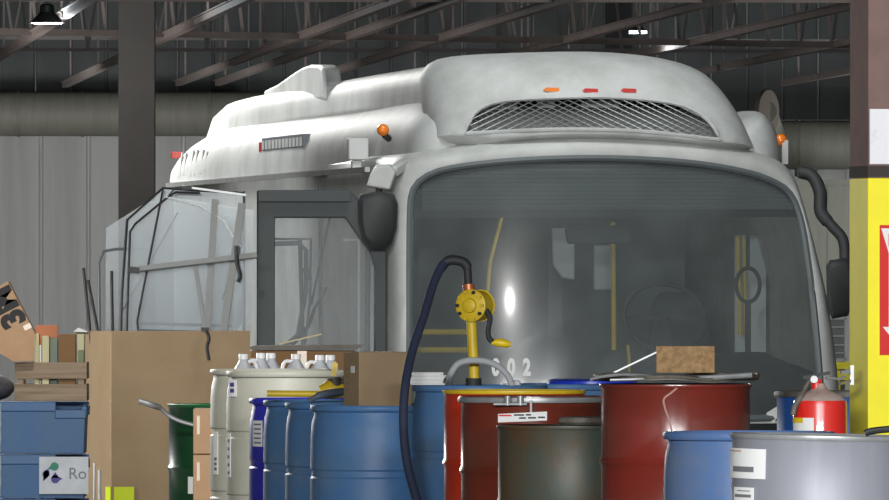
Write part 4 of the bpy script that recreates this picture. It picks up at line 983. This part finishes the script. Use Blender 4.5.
# far right, seen between bus and column
Yr = 74.
t = thing('notice_board', 'white framed board beyond the right bus mirror', 'board', W(834,360,Yr)); L = t.location
q = MB(); 
for a, b in (((824,318),(846,318)),((846,318),(846,360)),((846,360),(824,360)),((824,360),(824,318))): q.bar(W(*a,Yr), W(*b,Yr), .022)
q.build('board_frame', M['gwhite'], t, L)
MB().prism([W(825,319,Yr), W(845,319,Yr), W(845,359,Yr), W(825,359,Yr)], (0,.01,0)).build('board_panel', mat('grey_panel', srgb(120,124,126), .6), t, L)
for y in (327,336,345,353): MB().bar(W(826,y,Yr-.006), W(844,y,Yr-.006), .008).build('printed_line', M['gwhite'], t, L)
MB().bar(W(828,360,Yr+.01), Vector((xat(828,Yr),Yr,0)), .04).build('post', M['darkmetal'], t, L); MB().bar(W(842,360,Yr+.01), Vector((xat(842,Yr),Yr,0)), .04).build('post', M['darkmetal'], t, L)
t = thing('yellow_barrier', 'bright yellow guard rail seen right of the bus', 'barrier', (xat(836,70),70,0)); L = t.location
MB().prism([W(820,362,70), W(852,362,70), W(852,369,70), W(820,369,70)], (0,.05,0)).build('rail', M['yellowcol'], t, L)
MB().prism([W(820,371,70), W(852,371,70), W(852,380,70), W(820,380,70)], (0,.05,0)).build('rail', M['yellowcol'], t, L)
MB().bar(Vector((xat(836,70),70.05,0)), W(836,362,70.08), .06).build('post', M['yellowcol'], t, L)
t = thing('steel_cabinet', 'pale grey steel cabinet against the back wall right of the bus', 'cabinet', (xat(826,114),114,0)); L = t.location
zc_ = zat(180,114); MB().box((0,0,zc_/2), (.75,.5,zc_)).build('cabinet_body', M['duct'], t); MB().box((-.18,-.255,zc_/2), (.35,.015,zc_*.95)).build('cabinet_door', M['duct'], t); MB().box((.18,-.255,zc_/2), (.35,.015,zc_*.95)).build('cabinet_door', M['duct'], t)

# ------------------------------------------------------------------ light
def area(name, loc, target, size, power, col=(1,1,1), sy=None):
    l = bpy.data.lights.new(name, 'AREA'); l.energy = power; l.color = col; l.shape = 'RECTANGLE'; l.size = size; l.size_y = sy or size
    o = bpy.data.objects.new(name, l); C.objects.link(o); o.location = loc
    o.rotation_euler = (Vector(target)-Vector(loc)).to_track_quat('-Z','Y').to_euler(); return o
area('bus_rear_lamp', (-3.2,68.5,5.), (-1.5,66.5,2.4), 1.6, 520, (1,.99,.96))
area('bus_front_lamp', (.5,55.5,6.), (1.2,58.5,2.6), 2., 190, (.97,1,1))
area('hall_fill', (-3,8,4.7), (0,45,1.2), 5., 4100, (.98,.99,1), .8)  # this and the next: added frontal fill panels, no fixture built
area('hall_fill', (4,8,4.7), (2,45,1.2), 5., 2500, (.98,.99,1), .8)
area('drum_rim_fill', (-3.9,54,2.6), (.5,40,1.), 1., 300, (1,.99,.97), 2.6)  # added off-frame panel giving the drums bright left edges
l = bpy.data.lights.new('box_fill', 'SPOT'); l.energy = 1400; l.spot_size = math.radians(22); l.spot_blend = .5; l.shadow_soft_size = .4
o = bpy.data.objects.new('box_fill', l); C.objects.link(o); o.location = (-7.5,53.5,1.5); o.rotation_euler = (Vector((-1.9,56.1,.95))-o.location).to_track_quat('-Z','Y').to_euler()  # added spot that brightens the left face of the bulk box
l = bpy.data.lights.new('bus_side_fill', 'SPOT'); l.energy = 1500; l.spot_size = math.radians(30); l.spot_blend = .7; l.shadow_soft_size = .5
o = bpy.data.objects.new('bus_side_fill', l); C.objects.link(o); o.location = (-9,59,.8); o.rotation_euler = (Vector((-1.,63,1.7))-o.location).to_track_quat('-Z','Y').to_euler()  # added fill spot on the bus side below the gutter rail
l = bpy.data.lights.new('saloon_fill', 'POINT'); l.energy = 9; l.shadow_soft_size = .3
o = bpy.data.objects.new('saloon_fill', l); C.objects.link(o); o.parent = bus; o.location = (-.1,1.1,2.15)  # added fill inside the bus so the interior shows through the windshield
l = bpy.data.lights.new('over_drum_lamp', 'SPOT'); l.energy = 3300; l.spot_size = math.radians(26); l.spot_blend = .8; l.shadow_soft_size = .17; l.color = (1,.98,.95)
o = bpy.data.objects.new('over_drum_lamp', l); C.objects.link(o); o.location = (-1.5,36,5.8); o.rotation_euler = (Vector((-.2,52,1.))-o.location).to_track_quat('-Z','Y').to_euler()
area('wall_fill', (-7,107,1.), (-4.5,118,2.2), 2, 380, (1,1,1))  # both sides: added low fill brightening the lower back wall and duct
area('wall_fill', (7.,107,1.), (5,118,2.2), 2, 300, (.95,1,1))
area('roof_bounce', (-6,92,.5), (-3,97,5), 5, 420, (1,.95,.92))  # this and the next: added upward fill for the roof steel
area('roof_bounce', (3.5,77,.4), (2,84,5), 4, 260, (1,.97,.95))
w = bpy.data.worlds.new('hall_daylight'); bpy.context.scene.world = w; w.use_nodes = True
w.node_tree.nodes['Background'].inputs[0].default_value = (.86,.9,.92,1); w.node_tree.nodes['Background'].inputs[1].default_value = 1.4

# ------------------------------------------------------------------ camera
cam = bpy.data.cameras.new('camera'); cam.sensor_width = 36; cam.lens = F/889*36; cam.clip_end = 400; cam.clip_start = .5
co = bpy.data.objects.new('camera', cam); C.objects.link(co); co.location = (0,0,EYE)
co.rotation_euler = (PI/2, 0, 0); cam.shift_y = (HY-250)/889
sc_ = bpy.context.scene; sc_.camera = co
sc_.view_settings.view_transform = 'Standard'; sc_.view_settings.look = 'None'; sc_.view_settings.gamma = 1; sc_.view_settings.exposure = .2
sc_.view_settings.use_curve_mapping = False
